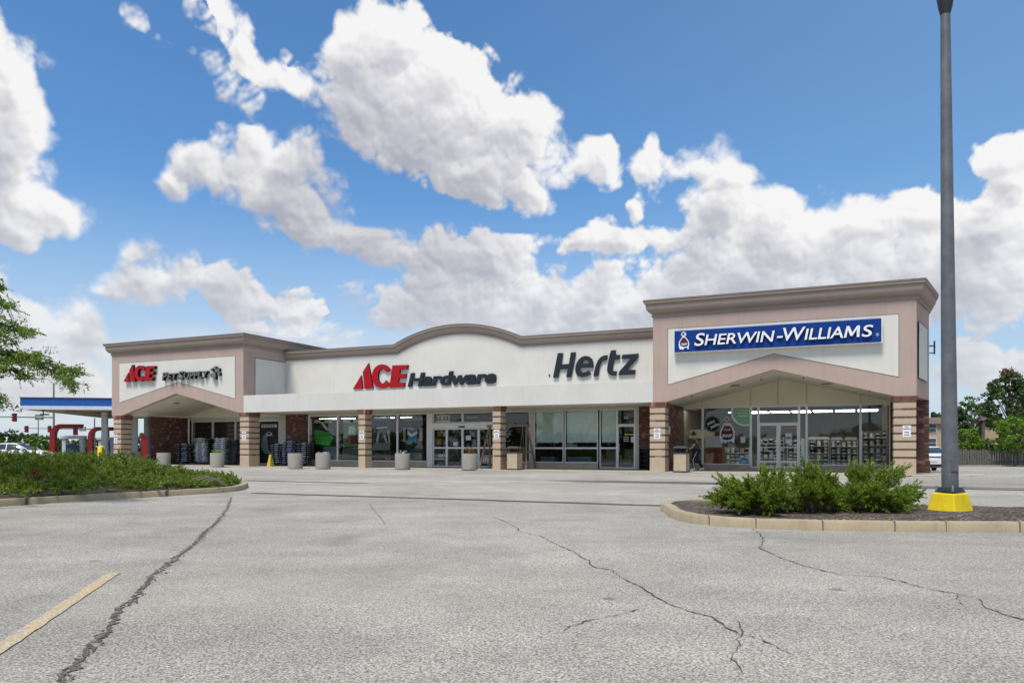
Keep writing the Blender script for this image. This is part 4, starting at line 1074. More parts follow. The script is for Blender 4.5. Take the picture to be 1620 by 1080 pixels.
f = Frame('window_lettering', 'pale chainsaw brand lettering on a tan panel low in the door by the column', 'lettering', 771, 731, D+.035)
pbox(f, 'panel', 763, 781, 719, 733, 'tan', .004, .002); f.text('lettering', 'STIHL', 763, 780.5, 724.5, 730, M['paper'], 0, .003, .05, .25)
for (a, c, y0, y1, mt, lb) in ((737,745,688.5,696,'paper','pale blue notice taped in the middle of the sliding doors'),(717,724,699,705,'paper','white notice taped at hand height on the second door panel'),(988,1003,686,687.8,'yellow','thin yellow safety strip across the white framed door'),(998,1003.5,690.5,699.5,'paper','white notice on the white framed door')):
    poster('door_notice', lb, 'notice', a, c, y0, y1, D+.035, mt)
f = Frame('door_hours', 'white opening hours lettering on the white framed door', 'lettering', 991, 700, D+.035)
for q in (690.5,693.5,696.5): pbox(f, 'line', 986.5, 994.5, q, q+1.3, 'offwhite', 0, .003)
f = Frame('house_number', 'white unit number on the transom over the white framed door', 'lettering', 990.5, 663, D+.035); f.text('lettering', '11', 988, 992.5, 658, 662.5, M['white'], 0, .003, .04)
# poster door beside the stacked bags
f = poster('door_poster', 'black poster with a dark green ceramic cooker on the pet shop door', 'poster', 411, 441, 666, 736, DG+.035, 'black')
pbox(f, 'header', 414, 438, 671, 676, 'offwhite', -.008)
for q in (416,420,424,428,432): pbox(f, 'header', q, q+2.4, 672.3, 674.8, 'charcoal', -.013)
f.shape('picture', [arcp(425, 704, 11.5, 20, 180, 360, 18) + arcp(425, 704, 11.5, 14, 0, 180, 14)[1:-1]], .006, M['egg'], -.010)
f.shape('picture', [[(422,690),(434,690),(436.5,706),(430,716),(425,712)]], .005, M['black'], -.015)
f.shape('picture', [arcp(426, 686, 4.5, 3, 0, 345, 14)], .006, M['offwhite'], -.018); f.shape('picture', [arcp(426, 685.5, 3, 1.8, 0, 345, 14)], .006, M['black'], -.024)
# paint shop glass
DS = DG + .045
def disc(name, label, px, py, rx, ry, d, mat, ring, clipx=None, clipy=None):
    f = Frame(name, label, 'decal', px, py, d)
    def cl(pts): return [(min(x, clipx) if clipx else x, (max(y, clipy[0]) if clipy else y) if True else y) for x, y in pts]
    if clipy and len(clipy) > 1: cl2 = lambda pts: [(x, min(max(y, clipy[0]), clipy[1])) for x, y in cl(pts)]
    else: cl2 = cl
    f.shape('ring', [cl2(arcp(px, py, rx, ry, 0, 352, 40))], .003, M[ring], .003); f.shape('disc', [cl2(arcp(px, py, rx*.87, ry*.87, 0, 352, 40))], .003, M[mat], -.002)
    return f
f = disc('round_window_decal', 'round black decal with tilted white lettering in the paint shop window', 1127.2, 670.5, 12.8, 13.0, DS, 'black', 'bluegrey')
for t, a, c, y0, y1 in (('paint',1119.5,1132.5,664,670.5),('perks',1122.5,1137,670.5,677.5)):
    x0, z0 = f.xz(a, y1); x1, z1 = f.xz(c, y0); me = fit(text_mesh(t, .003, .025), x0, x1, z0, z1, -.006)
    cx_, cz_ = f.xz(1128.5, 670.5); me.transform(Matrix.Translation((cx_, 0, cz_)) @ Matrix.Rotation(R(-22), 4, 'Y') @ Matrix.Translation((-cx_, 0, -cz_))); mobj('lettering', me, f.e, M['white'])
f = disc('round_window_decal', 'large round mint green decal at the top of the paint shop window', 1180, 652, 24, 22, DS, 'mint', 'shade', 1186.0, (645.8,))
for k_, (t, a, c) in enumerate((('COLOR',1170,1184),('TO GO',1166,1184),('PAINTS',1168,1184))): f.text('lettering', t, a, c, 647.5+k_*4.4, 650+k_*4.4, M['shade'], -.006, .003, .02)
f = disc('round_window_decal', 'round teal decal at the foot of the paint shop window', 1177, 730.5, 8.8, 8.8, DS, 'teal', 'offwhite', None, (600, 735.3)); f.text('lettering', 'NEW!', 1172, 1182.5, 728, 732, M['paper'], -.006, .003, .02)
f = Frame('emblem_decal', 'large red and blue globe emblem decal with white outline in the paint shop window', 'decal', 1150, 700, DS)
ek = 100/939.
def ez(l): return [(1100 + x*ek, 630 + y*ek) for x, y in l]
f.shape('outline', [ez([(430,370),(520,370),(560,430),(585,490),(582,570),(580,650),(560,668),(545,635),(470,640),(440,675),(420,640),(390,665),(372,630),(362,540),(370,480),(400,420)]), ez([(430,395),(515,395),(545,440),(565,495),(562,560),(540,605),(465,622),(400,605),(380,545),(388,490),(415,430)])], .003, M['white'], 0)
f.shape('globe_top', [ez([(430,420),(515,420),(545,470),(556,530),(385,530),(392,480)])], .003, M['maroon'], .004); f.shape('globe_base', [ez([(385,534),(556,534),(540,598),(465,615),(405,598)])], .003, M['sign_blue'], .004)
f.text('lettering', 'SWP', 1143, 1158, 686.5, 691.5, M['white'], -.004, .003, .04); f.text('lettering', 'COVER', 1145, 1156, 678, 681, M['white'], -.004, .003, .02)
f.shape('can', [ez([(410,310),(465,262),(520,305),(470,350)]), ez([(425,310),(465,278),(503,305),(468,338)])], .003, M['offwhite'], 0)
# door emblem outline
f = Frame('door_decal', 'white outline of a tipped paint can and globe on the left paint shop door', 'decal', 1210, 735, DS)
dk = 90/1144.
def dz_(l): return [(1190 + x*dk, 660 + y*dk) for x, y in l]
f.shape('can', [dz_([(180,480),(235,405),(335,500),(285,575)]), dz_([(195,482),(238,425),(318,500),(282,556)])], .003, M['paper'], 0)
f.shape('globe_arc', [dz_(arcp(270, 860, 190, 210, -80, 0, 14) + arcp(270, 860, 172, 190, 0, -80, 14))], .003, M['paper'], 0)
f.text('lettering', 'SHERWIN', 1196, 1226, 728, 733, M['paper'], 0, .003, .02)
f = poster('door_notice', 'tall pale blue notice on the right paint shop door', 'notice', 1242.5, 1252.5, 685, 701.5, DS, 'paper'); pbox(f, 'picture', 1243.5, 1251.5, 690.5, 694, 'sky_blue', -.008); pbox(f, 'picture', 1244.5, 1251, 696, 700, 'shade', -.008)
f = Frame('window_lettering', 'faint white capitals along the top of the paint shop doors', 'lettering', 1232, 680, DS)
f.text('lettering', 'SHERWIN-WILLIAMS', 1217, 1262, 675, 678.5, M['tan'], 0, .003, .01)
poster('window_notice', 'small white notice left of the mint green decal edge', 'notice', 1171.5, 1179, 690.5, 700, DS, 'paper')
poster('window_poster', 'small green and white bill beside the right paint shop door', 'poster', 1267.5, 1273, 693, 727, DS, 'shade')

# ================================================================== FURNITURE UNDER THE CANOPY
def thing_at(name, label, cat, u, d, z=.031, rz=0, group=None):
    return empty(name, label, cat, bw(u, d, z), (0, 0, -TH + rz), group)
def foot(px, py, z=.031): return to_ud(px, py, z)
def flora(rngk, n, spread, h0, h1, size):
    vs = []; fs = []
    for i in range(n):
        a = rngk.uniform(0, 6.28); r = spread*math.sqrt(rngk.uniform(0, 1)); c = np.array([r*math.cos(a), r*math.sin(a), rngk.uniform(h0, h1)])
        d = rngk.normal(size=3); d /= np.linalg.norm(d); e = np.cross(d, rngk.normal(size=3)); e /= np.linalg.norm(e); s_ = size*rngk.uniform(.6, 1.3)
        k = len(vs); vs += [c - d*s_, c + e*s_*.45, c + d*s_, c - e*s_*.45]; fs.append((k, k+1, k+2, k+3))
    return np.array(vs), np.array(fs)
pl_lab = [(208,20,734.5,'pale concrete planter at the foot of the leftmost column, half hidden by junipers'),
 (252,24,737.2,'concrete planter in front of the dark brick recess, behind the junipers'),
 (337,25,738.5,'concrete planter with green leaves, in front of the pet shop bag stacks'),
 (461,24.5,740.8,'concrete planter in front of the navy striped bag stack'),
 (505,24.5,741.2,'concrete planter with white flowers, in front of the green grill poster'),
 (631.5,24,741.8,'concrete planter in front of the detergent poster window'),
 (738.5,24.5,743,'concrete planter with a dry bare plant, in front of the sliding doors')]
for i, (px, pw, py, lb) in enumerate(pl_lab):
    u, d = foot(px, py); d += .3; r = pw/2/F*gnd(px, py).y; r = .37
    t = thing_at('concrete_planter', lb, 'planter', u, d, group='round concrete planters along the shop fronts')
    b = MB(); b.lathe([(r*.95,0),(r,.02),(r,.75),(r*.97,.77),(r*.86,.77),(r*.86,.66),(.0,.66)], 36, cap=False); b.build('tub', M['planter'], t, smooth=True)
    b = MB(); b.lathe([(r*.855,.66),(r*.855,.68),(.01,.70)], 20); b.build('soil', M['mulch'], t)
    if i in (2, 4, 6, 5, 3):
        n = {2:160,4:60,6:60,5:40,3:30}[i]; hgt = {2:.22,4:.12,6:.35,5:.18,3:.08}[i]
        v, fc = flora(rng, n, r*.8, .70, .72+hgt, .05)
        raw_mesh('plant', v, fc, {2:M['leaf_bright'],4:M['flower'],6:M['leaf_red'],5:M['flower'],3:M['leaf_mid']}[i], t)
    if i == 6:
        b = MB()
        for a in (0,1.3,2.6,4.1): b.tube([(0,0,.68),(.05*math.cos(a),.05*math.sin(a),.95),(.18*math.cos(a),.18*math.sin(a),1.15+.1*math.sin(a*3))],[.014,.01,.005],5)
        b.build('dry_stem', M['twig'], t)
def bin_(px, py, wpx, lab, body, trimm):
    u, d = foot(px, py); w_ = .62; t = thing_at('litter_bin', lab, 'bin', u, d+.31)
    b = MB(); b.box(-.29,.29,-.29,.29,.05,.80); b.build('body', M[body], t, bevel=.01)
    b = MB()
    for sx in (-.3,.27): b.box(sx,sx+.03,-.302,-.27,.02,.82).box(sx,sx+.03,.27,.302,.02,.82)
    b.box(-.31,.31,-.31,.31,0,.049).box(-.31,.31,-.31,.31,.801,.85); b.build('frame', M[trimm], t)
    b = MB(); 
    for sx in (-.28,.24):
        for sy in (-.28,.24): b.box(sx,sx+.04,sy,sy+.04,.85,1.03)
    b.hexa([(-.32,-.32,1.03),(.32,-.32,1.03),(.32,.32,1.03),(-.32,.32,1.03)],[(-.22,-.22,1.12),(.22,-.22,1.12),(.22,.22,1.12),(-.22,.22,1.12)]); b.build('hood', M[trimm], t)
    b = MB(); b.lathe([(.22,.851),(.22,.98),(.19,.99),(.19,.86)],18); b.build('liner', M['black'], t)
bin_(1075.5, 747, 24, 'square tan litter bin with dark hood beside the walking person', 'tan', 'charcoal')
bin_(810, 743, 22, 'square tan litter bin with brown slats beside the wooden swing', 'tan', 'brown')
u, d = foot(1018, 742.5)
t = thing_at('news_rack', 'black slatted rack against the dark brick by the paint shop column', 'rack', u+.05, 2.9)
b = MB(); b.box(-.22,.22,0,.35,0,.06).box(-.22,-.18,0,.35,.06,.98).box(.18,.22,0,.35,.06,.98).box(-.22,.22,.31,.35,.06,.98); b.build('frame', M['black'], t)
for k in range(4):
    b = MB(); b.box(-.18,.18,0,.30,.2+k*.22,.23+k*.22); b.build('shelf', M['charcoal'], t)
# wooden A-frame porch swing
uL, dS = foot(767, 741.5); uR = U(833.5, 2.0); dS = 2.0; uL = U(775, dS)
t = thing_at('porch_swing', 'wooden A-frame porch swing behind the slim column, beside the sliding doors', 'swing', (uL+uR)/2, dS)
hw = (uR-uL)/2; zz = 2.12
for sx in (-1, 1):
    for sy in (-1, 1):
        b = MB(); b.bar((sx*(hw+.30) if sx*1 < 0 else sx*(hw+.22), sy*.62, 0), (sx*hw, sy*.03, zz), .09, .05); b.build('leg', M['wood'], t)
    b = MB(); b.bar((sx*(hw+.18), -.34, .85), (sx*(hw+.18), .34, .85), .04, .09); b.build('brace', M['wood'], t)
b = MB(); b.box(-hw-.15, hw+.15, -.06, .06, zz-.02, zz+.1); b.build('beam', M['wood'], t)
b = MB()
for k in range(5): b.box(-hw+.25, hw-.25, -.28+k*.11, -.19+k*.11, .45, .475)
b.box(-hw+.25, hw-.25, -.28, -.25, .40, .449).box(-hw+.25, hw-.25, .25, .28, .40, .449); b.build('seat', M['wood'], t)
b = MB()
for k in range(4): b.box(-hw+.25, hw-.25, .29, .315, .55+k*.14, .64+k*.14)
for sx in (-hw+.3, 0, hw-.33): b.box(sx, sx+.05, .316, .34, .42, 1.08)
b.build('backrest', M['wood'], t)
for sx in (-1, 1):
    b = MB(); b.box(sx*(hw-.28)-.03, sx*(hw-.28)+.03, -.28, .3, .66, .69).box(sx*(hw-.28)-.025, sx*(hw-.28)+.025, -.27, -.23, .476, .659); b.build('armrest', M['wood'], t)
    b = MB(); b.tube([(sx*(hw-.28),-.2,.70),(sx*(hw-.24),0,zz)],.012,5).tube([(sx*(hw-.28),.3,.70),(sx*(hw-.24),.02,zz)],.012,5); b.build('chain', M['grey'], t)
# yellow wet floor stand
u, d = foot(424, 737.6)
t = thing_at('wet_floor_stand', 'small yellow folding floor stand beside the navy striped bags', 'floor stand', u, d+.2)
for s_ in (-1, 1):
    b = MB(); b.hexa([(-.12,s_*.17-.012,0),(.12,s_*.17-.012,0),(.12,s_*.17+.012,0),(-.12,s_*.17+.012,0)],[(-.06,s_*.02-.012,.64),(.06,s_*.02-.012,.64),(.06,s_*.02+.012,.64),(-.06,s_*.02+.012,.64)]); b.build('panel', M['floor_yellow'], t)
b = MB(); b.box(-.06,.06,-.035,.035,.641,.67); b.build('hinge', M['yellow'], t)

# bags of soil and litter, each one an object
def bag_mesh(name, w_, d_, h_, m1, m2):
    b = MB(); nx, ny = 9, 7; vs = []
    for sgn in (-1, 1):
        for j in range(ny):
            for i in range(nx):
                x = -1 + 2*i/(nx-1); y = -1 + 2*j/(ny-1)
                e = max(0, (1-abs(x)**2.6)*(1-abs(y)**2.6))**.62
                vs.append((x*w_/2*(1-.03*e), y*d_/2, h_/2*(1 + sgn*e*(1 + .12*math.sin(x*5+y*3)))))
    fs = []; mi = []
    for sI in (0, 1):
        o = sI*nx*ny
        for j in range(ny-1):
            for i in range(nx-1):
                q = (o+j*nx+i, o+j*nx+i+1, o+(j+1)*nx+i+1, o+(j+1)*nx+i); fs.append(q if sI else q[::-1])
                mi.append(1 if (j in (0, ny-2) and sI == 1 and i not in (2, 6)) or (sI and 3 <= i <= 4) else 0)  # print panel, plus a highlight painted along the upper edges of dark bags
    rim = [(i) for i in range(nx)] + [(j*nx+nx-1) for j in range(1, ny)] + [((ny-1)*nx+i) for i in range(nx-2, -1, -1)] + [(j*nx) for j in range(ny-2, 0, -1)]
    for k in range(len(rim)):
        a, c = rim[k], rim[(k+1) % len(rim)]; fs.append((a, c, c+nx*ny, a+nx*ny)); mi.append(0)
    b.v = vs; b.f = fs; b.mi = mi
    o = b.build(name, [M[m1], M[m2]], smooth=True); me = o.data; bpy.data.objects.remove(o); return me
BM = {'bw': bag_mesh('bag', .62, .42, .13, 'bag_black', 'bag_white'), 'wb': bag_mesh('bag', .62, .42, .13, 'bag_white', 'bluegrey'), 'nv': bag_mesh('bag', .62, .42, .13, 'bag_navy', 'bag_white'),
      'bk': bag_mesh('bag', .62, .42, .13, 'bag_black', 'grey'), 'gr': bag_mesh('bag', .62, .42, .13, 'bag_green', 'bag_white')}
def pallet(px0, px1, ytop, d, kind, label, n, topkind=None, toplab=None, grp='bags of soil and litter stacked under the canopy'):
    u0_, u1_ = U(px0, d), U(px1, d); zt_ = Zb((px0+px1)/2, ytop, d); base = .14; step = (zt_-base)/n; wbag = u1_-u0_
    t = thing_at('pallet', 'wooden pallet under the ' + label, 'pallet', (u0_+u1_)/2, d+.3)
    b = MB()
    for k in range(5): b.box(-wbag/2, wbag/2, -.25+k*.115, -.17+k*.115, .09, .108)
    for sx in (-wbag/2, -.04, wbag/2-.08): b.box(sx, sx+.08, -.25, .29, 0, .089)
    b.build('deck', M['greywood'], t)
    for i in range(n):
        kd = topkind if (topkind and i >= n-2) else kind
        o = bpy.data.objects.new('soil_bag', BM[kd]); C.objects.link(o)
        o.location = bw((u0_+u1_)/2 + random.uniform(-.025,.025), d + .28 + random.uniform(-.05,.06), base + i*step); o.rotation_euler = (random.uniform(-.03,.03), random.uniform(-.03,.03), -TH + random.uniform(-.10,.10))
        o.scale = (wbag/.62*random.uniform(.93,1.05), random.uniform(1.0,1.15), step/.13*1.22)
        tag(o, (toplab if kd == topkind and topkind else 'plump bag in the ' + label), 'bag', 'bags in the ' + (label if kd == kind else 'green topped stack'))
pallet(275, 301, 702, 3.8, 'bw', 'black and white stack in front of the dark brick recess', 10)
pallet(303.5, 323, 693, 3.5, 'wb', 'pale blue-white stack under the left pet shop window', 12, 'gr', 'green wrapped bag on top of the pale stack under the left pet shop window')
pallet(324.5, 333, 694, 4.2, 'bk', 'narrow dark stack between the two pale stacks', 11)
pallet(334, 354, 692.5, 3.6, 'wb', 'pale stack behind the leafy planter', 12)
pallet(355.5, 378, 695, 3.6, 'bk', 'black stack left of the striped column', 12)
pallet(426.5, 443, 702, 2.2, 'bw', 'black and white stack right of the yellow floor stand', 10)
pallet(443.5, 466, 698, 2.3, 'nv', 'navy striped stack behind a planter', 11)
pallet(467, 486.5, 701, 2.4, 'bw', 'black and white stack against the brick pier', 10)

# ================================================================== INSIDE THE PAINT SHOP
def shop(name, label, cat, px, d, z=.034): return thing_at(name, label, cat, U(px, d), d, z)
d = DG + 1.2
t = shop('sales_counter', 'rust red counter behind the paint shop window', 'counter', 1128, d); w_ = (U(1143,d)-U(1113,d))/2
b = MB(); b.box(-w_, w_, 0, .7, .08, 1.02); b.build('body', M['counter'], t, bevel=.01)
b = MB(); b.box(-w_-.03, w_+.03, -.03, .73, 1.021, 1.06); b.build('worktop', M['grey'], t)
b = MB(); b.box(-w_+.03, w_-.03, .05, .65, 0, .079); b.build('plinth', M['black'], t)
t = shop('display_board', 'pale board standing on the rust red counter', 'board', 1129, d+.2, 1.095); b = MB(); b.box(-.42,.42,0,.03,.02,.58); b.build('board', M['paper'], t); b = MB(); b.box(-.3,.3,-.06,.1,0,.02); b.build('foot', M['grey'], t)
t = shop('wall_rack', 'cream rack of brushes left of the counter', 'rack', 1102, DG+2.4); b = MB(); b.box(-.9,.9,0,.08,.3,2.0); b.build('back_panel', M['incream'], t)
for k in range(3):
    b = MB(); b.box(-.88,.88,-.3,-.002,.45+k*.55,.48+k*.55); b.build('shelf', M['offwhite'], t)
can_me = {}
def can(col):
    if col not in can_me:
        b = MB(); b.cur = 0; b.lathe([(.082,0),(.085,.005),(.085,.185),(.082,.19)], 14); b.cur = 1; b.lathe([(.086,.186),(.086,.196),(.07,.197),(.07,.192)], 14); b.cur = 2; b.lathe([(.0855,.04),(.0858,.041),(.0858,.14),(.0855,.141)], 14, cap=False)
        o = b.build('paint_can', [M['alu'], M['grey'], M[col]], smooth=True); can_me[col] = o.data; bpy.data.objects.remove(o)
    return can_me[col]
def gondola(px0, px1, d, label, rows, top, header=True):
    u0_, u1_ = U(px0, d), U(px1, d); w2 = (u1_-u0_)/2; t = thing_at('display_shelf', label, 'shelf', (u0_+u1_)/2, d, .034)
    b = MB(); b.box(-w2, w2, .42, .46, 0, top); b.build('back_panel', M['inwall'], t)
    for sx in (-w2, w2-.03):
        b = MB(); b.box(sx, sx+.03, 0, .419, 0, top); b.build('upright', M['offwhite'], t)
    for k in range(rows):
        z = .12 + k*(top-.1)/rows; b = MB(); b.box(-w2+.031, w2-.031, 0, .418, z-.025, z); b.build('shelf', M['offwhite'], t)
        n = int(2*w2/.24)
        for i in range(n):
            o = bpy.data.objects.new('paint_can', can(random.choice(['white','maroon','sign_blue','paper','tan','charcoal','shade','pinkish']))); C.objects.link(o)
            o.location = bw((u0_+u1_)/2 - w2 + .15 + i*(2*w2-.28)/max(1, n-1), d + .13 + random.uniform(0, .08), .035+z); o.scale = (1, 1, random.uniform(.9, 1.5))
            tag(o, 'paint can on the ' + label, 'paint can', 'cans on the ' + label)
    if header:
        for fx in (-.5, .5):
            b = MB(); b.prism_xz([(fx*w2-.28,top+.001),(fx*w2+.28,top+.001),(fx*w2+.22,top+.13),(fx*w2-.22,top+.13)], .1, .3); b.build('header_sign', M['paper'], t)
gondola(1279, 1311, DG+1.5, 'left white shelf unit right of the paint shop doors', 4, 1.45)
gondola(1313, 1357, DG+1.4, 'wide shelf unit in the middle of the right paint shop window', 4, 1.42)
gondola(1245, 1270, DG+3.2, 'shelf unit seen through the right paint shop door', 4, 1.5, False)
gondola(1364, 1405, DG+1.8, 'dark shelf unit at the right end of the paint shop', 5, 1.85, False)
gondola(1146, 1185, DG+3.0, 'low shelf unit behind the emblem decal', 3, 1.1, False)
gondola(1198, 1240, DG+4.0, 'shelf unit seen through the left paint shop door', 4, 1.6, False)
# sofa and blue bench in the car hire office
for px0, px1, lb in ((846,878,'left'),(898,936,'right')):
    d = D+.9; t = shop('office_bench', 'low blue-grey bench behind the %s shaded window' % lb, 'bench', (px0+px1)/2, d); w_ = (U(px1,d)-U(px0,d))/2
    b = MB(); b.box(-w_, w_, 0, .5, .16, .58); b.build('seat', M['bluegrey'], t, bevel=.03)
    for sx in (-w_+.04, w_-.1):
        b = MB(); b.box(sx, sx+.06, .05, .42, 0, .159); b.build('leg', M['black'], t)
for px0, px1, lb in ((950,975,'beside the white framed door'),(980,1003,'behind the white framed door')):
    d = D+1.6; t = shop('armchair', 'beige armchair ' + lb, 'armchair', (px0+px1)/2, d); w_ = (U(px1,d)-U(px0,d))/2
    b = MB(); b.box(-w_+.14, w_-.14, 0, .6, .18, .48); b.build('seat', M['tan'], t, bevel=.04)
    b = MB(); b.box(-w_+.1, w_-.1, .601, .8, .2, 1.0); b.build('backrest', M['tan'], t, bevel=.05)
    for sx in (-w_, w_-.13):
        b = MB(); b.box(sx, sx+.13, 0, .6, .0, .68); b.build('armrest', M['tan'], t, bevel=.03)
# shelving deep in the hardware shop
def dark_shelf(px0, px1, d, label):
    u0_, u1_ = U(px0, d), U(px1, d); w2 = (u1_-u0_)/2; t = thing_at('store_shelf', label, 'shelf', (u0_+u1_)/2, d, .034)
    b = MB(); b.box(-w2, w2, .4, .44, 0, 2.0); b.build('back_panel', M['greywood'], t)
    for k in range(4):
        b = MB(); b.box(-w2, w2, 0, .399, .2+k*.5, .23+k*.5); b.build('shelf', M['grey'], t)
    for k in range(4):
        for i in range(int(2*w2/.4)):
            x = -w2 + .2 + i*.4; h_ = random.uniform(.14, .36); o_ = MB(); o_.box(-.14, .14, 0, .3, 0, h_)
            o = o_.build('boxed_goods', M[random.choice(['maroon','sign_blue','tan','paper','yellow','green_dark','charcoal','pinkish','offwhite'])]); o.location = bw((u0_+u1_)/2 + x, d + .04, .034 + .231+k*.5); o.rotation_euler = BROT
            tag(o, 'small boxed goods on the ' + label, 'box', 'goods on the ' + label)
dark_shelf(690, 712, D+2.6, 'goods shelf seen through the left sliding door')
dark_shelf(716, 740, D+3.4, 'goods shelf seen through the middle sliding doors')
dark_shelf(744, 778, D+2.8, 'goods shelf seen through the right sliding door')

# ================================================================== PERSON
pe = gnd(1101.5, 744.3, .031)
def skin_obj(name, verts, edges, radii, mat, parent, sub=2, root=0):
    me = bpy.data.meshes.new(name); me.from_pydata(verts, edges, []); o = bpy.data.objects.new(name, me); C.objects.link(o)
    md = o.modifiers.new('skin', 'SKIN'); md.use_smooth_shade = True
    sv = me.skin_vertices[0].data
    for i, r in enumerate(radii): sv[i].radius = (r, r) if not hasattr(r, '__len__') else r; sv[i].use_root = (i == root)
    o.modifiers.new('sub', 'SUBSURF').levels = sub; o.modifiers['sub'].render_levels = sub
    bpy.context.view_layer.update()
    m2 = bpy.data.meshes.new_from_object(o.evaluated_get(bpy.context.evaluated_depsgraph_get())); bpy.data.objects.remove(o)
    m2.materials.clear(); m2.materials.append(mat); m2.shade_smooth(); return mobj(name, m2, parent)
# local frame: x = walking direction (towards the bin), y = the person's left, z up
pn = empty('person', 'person in a dark T-shirt and black trousers walking past the litter bin', 'person', pe, (0, 0, R(180)-TH*.4))
J = {'pel':(0,0,.93),'waist':(.01,0,1.08),'chest':(.05,0,1.30),'neck':(.09,0,1.47),'headb':(.12,0,1.555),'headt':(.14,0,1.67),
     'hl':(0,.09,.90),'kl':(.16,.10,.50),'al':(.10,.10,.09),'tl':(.26,.10,.035),'hr':(0,-.09,.90),'kr':(-.06,-.10,.49),'ar':(-.30,-.10,.13),'tr':(-.17,-.10,.035),
     'sl':(.05,.185,1.40),'el':(.13,.22,1.13),'wl':(.34,.19,.97),'sr':(.05,-.185,1.40),'er':(.0,-.23,1.12),'wr':(.14,-.21,.88)}
E_ = [('pel','waist'),('waist','chest'),('chest','neck'),('neck','headb'),('headb','headt'),('pel','hl'),('hl','kl'),('kl','al'),('al','tl'),('pel','hr'),('hr','kr'),('kr','ar'),('ar','tr'),('chest','sl'),('sl','el'),('el','wl'),('chest','sr'),('sr','er'),('er','wr')]
RAD = {'pel':(.13,.11),'waist':(.125,.10),'chest':(.155,.12),'neck':.055,'headb':.085,'headt':.095,'hl':.085,'kl':.056,'al':.038,'tl':.036,'hr':.085,'kr':.056,'ar':.038,'tr':.036,'sl':.058,'el':.042,'wl':.028,'sr':.058,'er':.042,'wr':.028}
for sgn, w_ in (('l','wl'),('r','wr')):
    wv = Vector(J[w_]); dirn_ = (wv - Vector(J['e'+sgn])).normalized(); palm = wv + dirn_*.075; J['p'+sgn] = tuple(palm); RAD['p'+sgn] = .034; E_.append((w_, 'p'+sgn))
    for k in range(4):
        kk = 'f%s%d' % (sgn, k); yy = (-.03+.02*k); ln = (.075,.085,.08,.062)[k]
        J[kk+'a'] = tuple(palm + dirn_*.04 + Vector((0, yy, 0))); J[kk+'b'] = tuple(palm + dirn_*(.04+ln*.6) + Vector((0, yy, -.02))); RAD[kk+'a'] = .010; RAD[kk+'b'] = .008
        E_ += [('p'+sgn, kk+'a'), (kk+'a', kk+'b')]
    J['t'+sgn+'h'] = tuple(wv + dirn_*.07 + Vector((.035, 0, .02))); RAD['t'+sgn+'h'] = .011; E_.append((w_, 't'+sgn+'h'))
ks = list(J); ix = {q: i for i, q in enumerate(ks)}
skin_obj('body', [J[q] for q in ks], [(ix[a], ix[c]) for a, c in E_], [RAD[q] for q in ks], M['skin'], pn, 2)
def sub_skin(name, names, edges, rad, mat):
    ks = names; ix = {q: i for i, q in enumerate(ks)}
    return skin_obj(name, [J[q] if q in J else q for q in ks], [(ix[a], ix[c]) for a, c in edges], rad, mat, pn, 2)
J['eml'] = tuple(Vector(J['sl']).lerp(Vector(J['el']), .7)); J['emr'] = tuple(Vector(J['sr']).lerp(Vector(J['er']), .7)); J['nb'] = (.075,0,1.43); J['hem'] = (0,0,.90)
sub_skin('t_shirt', ['waist','chest','nb','sl','eml','sr','emr','hem'], [('hem','waist'),('waist','chest'),('chest','nb'),('chest','sl'),('sl','eml'),('chest','sr'),('sr','emr')], [(.155,.125),(.185,.145),.07,.078,.068,.078,.068,(.165,.135)], M['tee'])
tr = sub_skin('trousers', ['pel','hl','kl','al','hr','kr','ar'], [('pel','hl'),('hl','kl'),('kl','al'),('pel','hr'),('hr','kr'),('kr','ar')], [(.15,.13),.102,.074,.056,.102,.074,.056], M['trousers'])
for s_, n_ in ((1,'l'),(-1,'r')):
    b = MB(); b.tube([Vector(J['h'+n_])+Vector((0,s_*.10,-.05)), Vector(J['k'+n_])+Vector((0,s_*.073,0)), Vector(J['a'+n_])+Vector((0,s_*.055,.02))], .012, 5); b.build('side_stripe', M['white'], tr)
    a_, t_ = Vector(J['a'+n_]), Vector(J['t'+n_]); dv = (t_-a_).normalized()
    skin_obj('shoe', [tuple(a_+dv*-.05+Vector((0,0,-.02))), tuple(a_.lerp(t_,.5)+Vector((0,0,-.01))), tuple(t_+dv*.05)], [(0,1),(1,2)], [.052,.052,.04], M['white'], pn, 2)
skin_obj('hair', [(.10,0,1.70),(.145,0,1.745),(.07,0,1.62)], [(0,1),(0,2)], [.098,.07,.075], M['hair'], pn, 2)
b = MB(); b.lathe([(.001,0),(.016,.012),(.012,.03),(.001,.045)], 10); n_ = b.build('nose', M['skin'], pn, loc=(.232,0,1.60), smooth=True)
for sy in (-1, 1):
    b = MB(); b.lathe([(.001,-.014),(.012,-.006),(.012,.006),(.001,.014)], 10); b.build('eye', M['black'], pn, loc=(.212, sy*.032, 1.64), smooth=True)
    b = MB(); b.lathe([(.001,-.03),(.017,-.012),(.019,.01),(.001,.03)], 10); b.build('ear', M['skin'], pn, loc=(.115, sy*.092, 1.62), smooth=True)
b = MB(); b.box(-.006,.004,-.024,.024,-.005,.005); b.build('mouth', M['pinkish'], pn, loc=(.208,0,1.555))

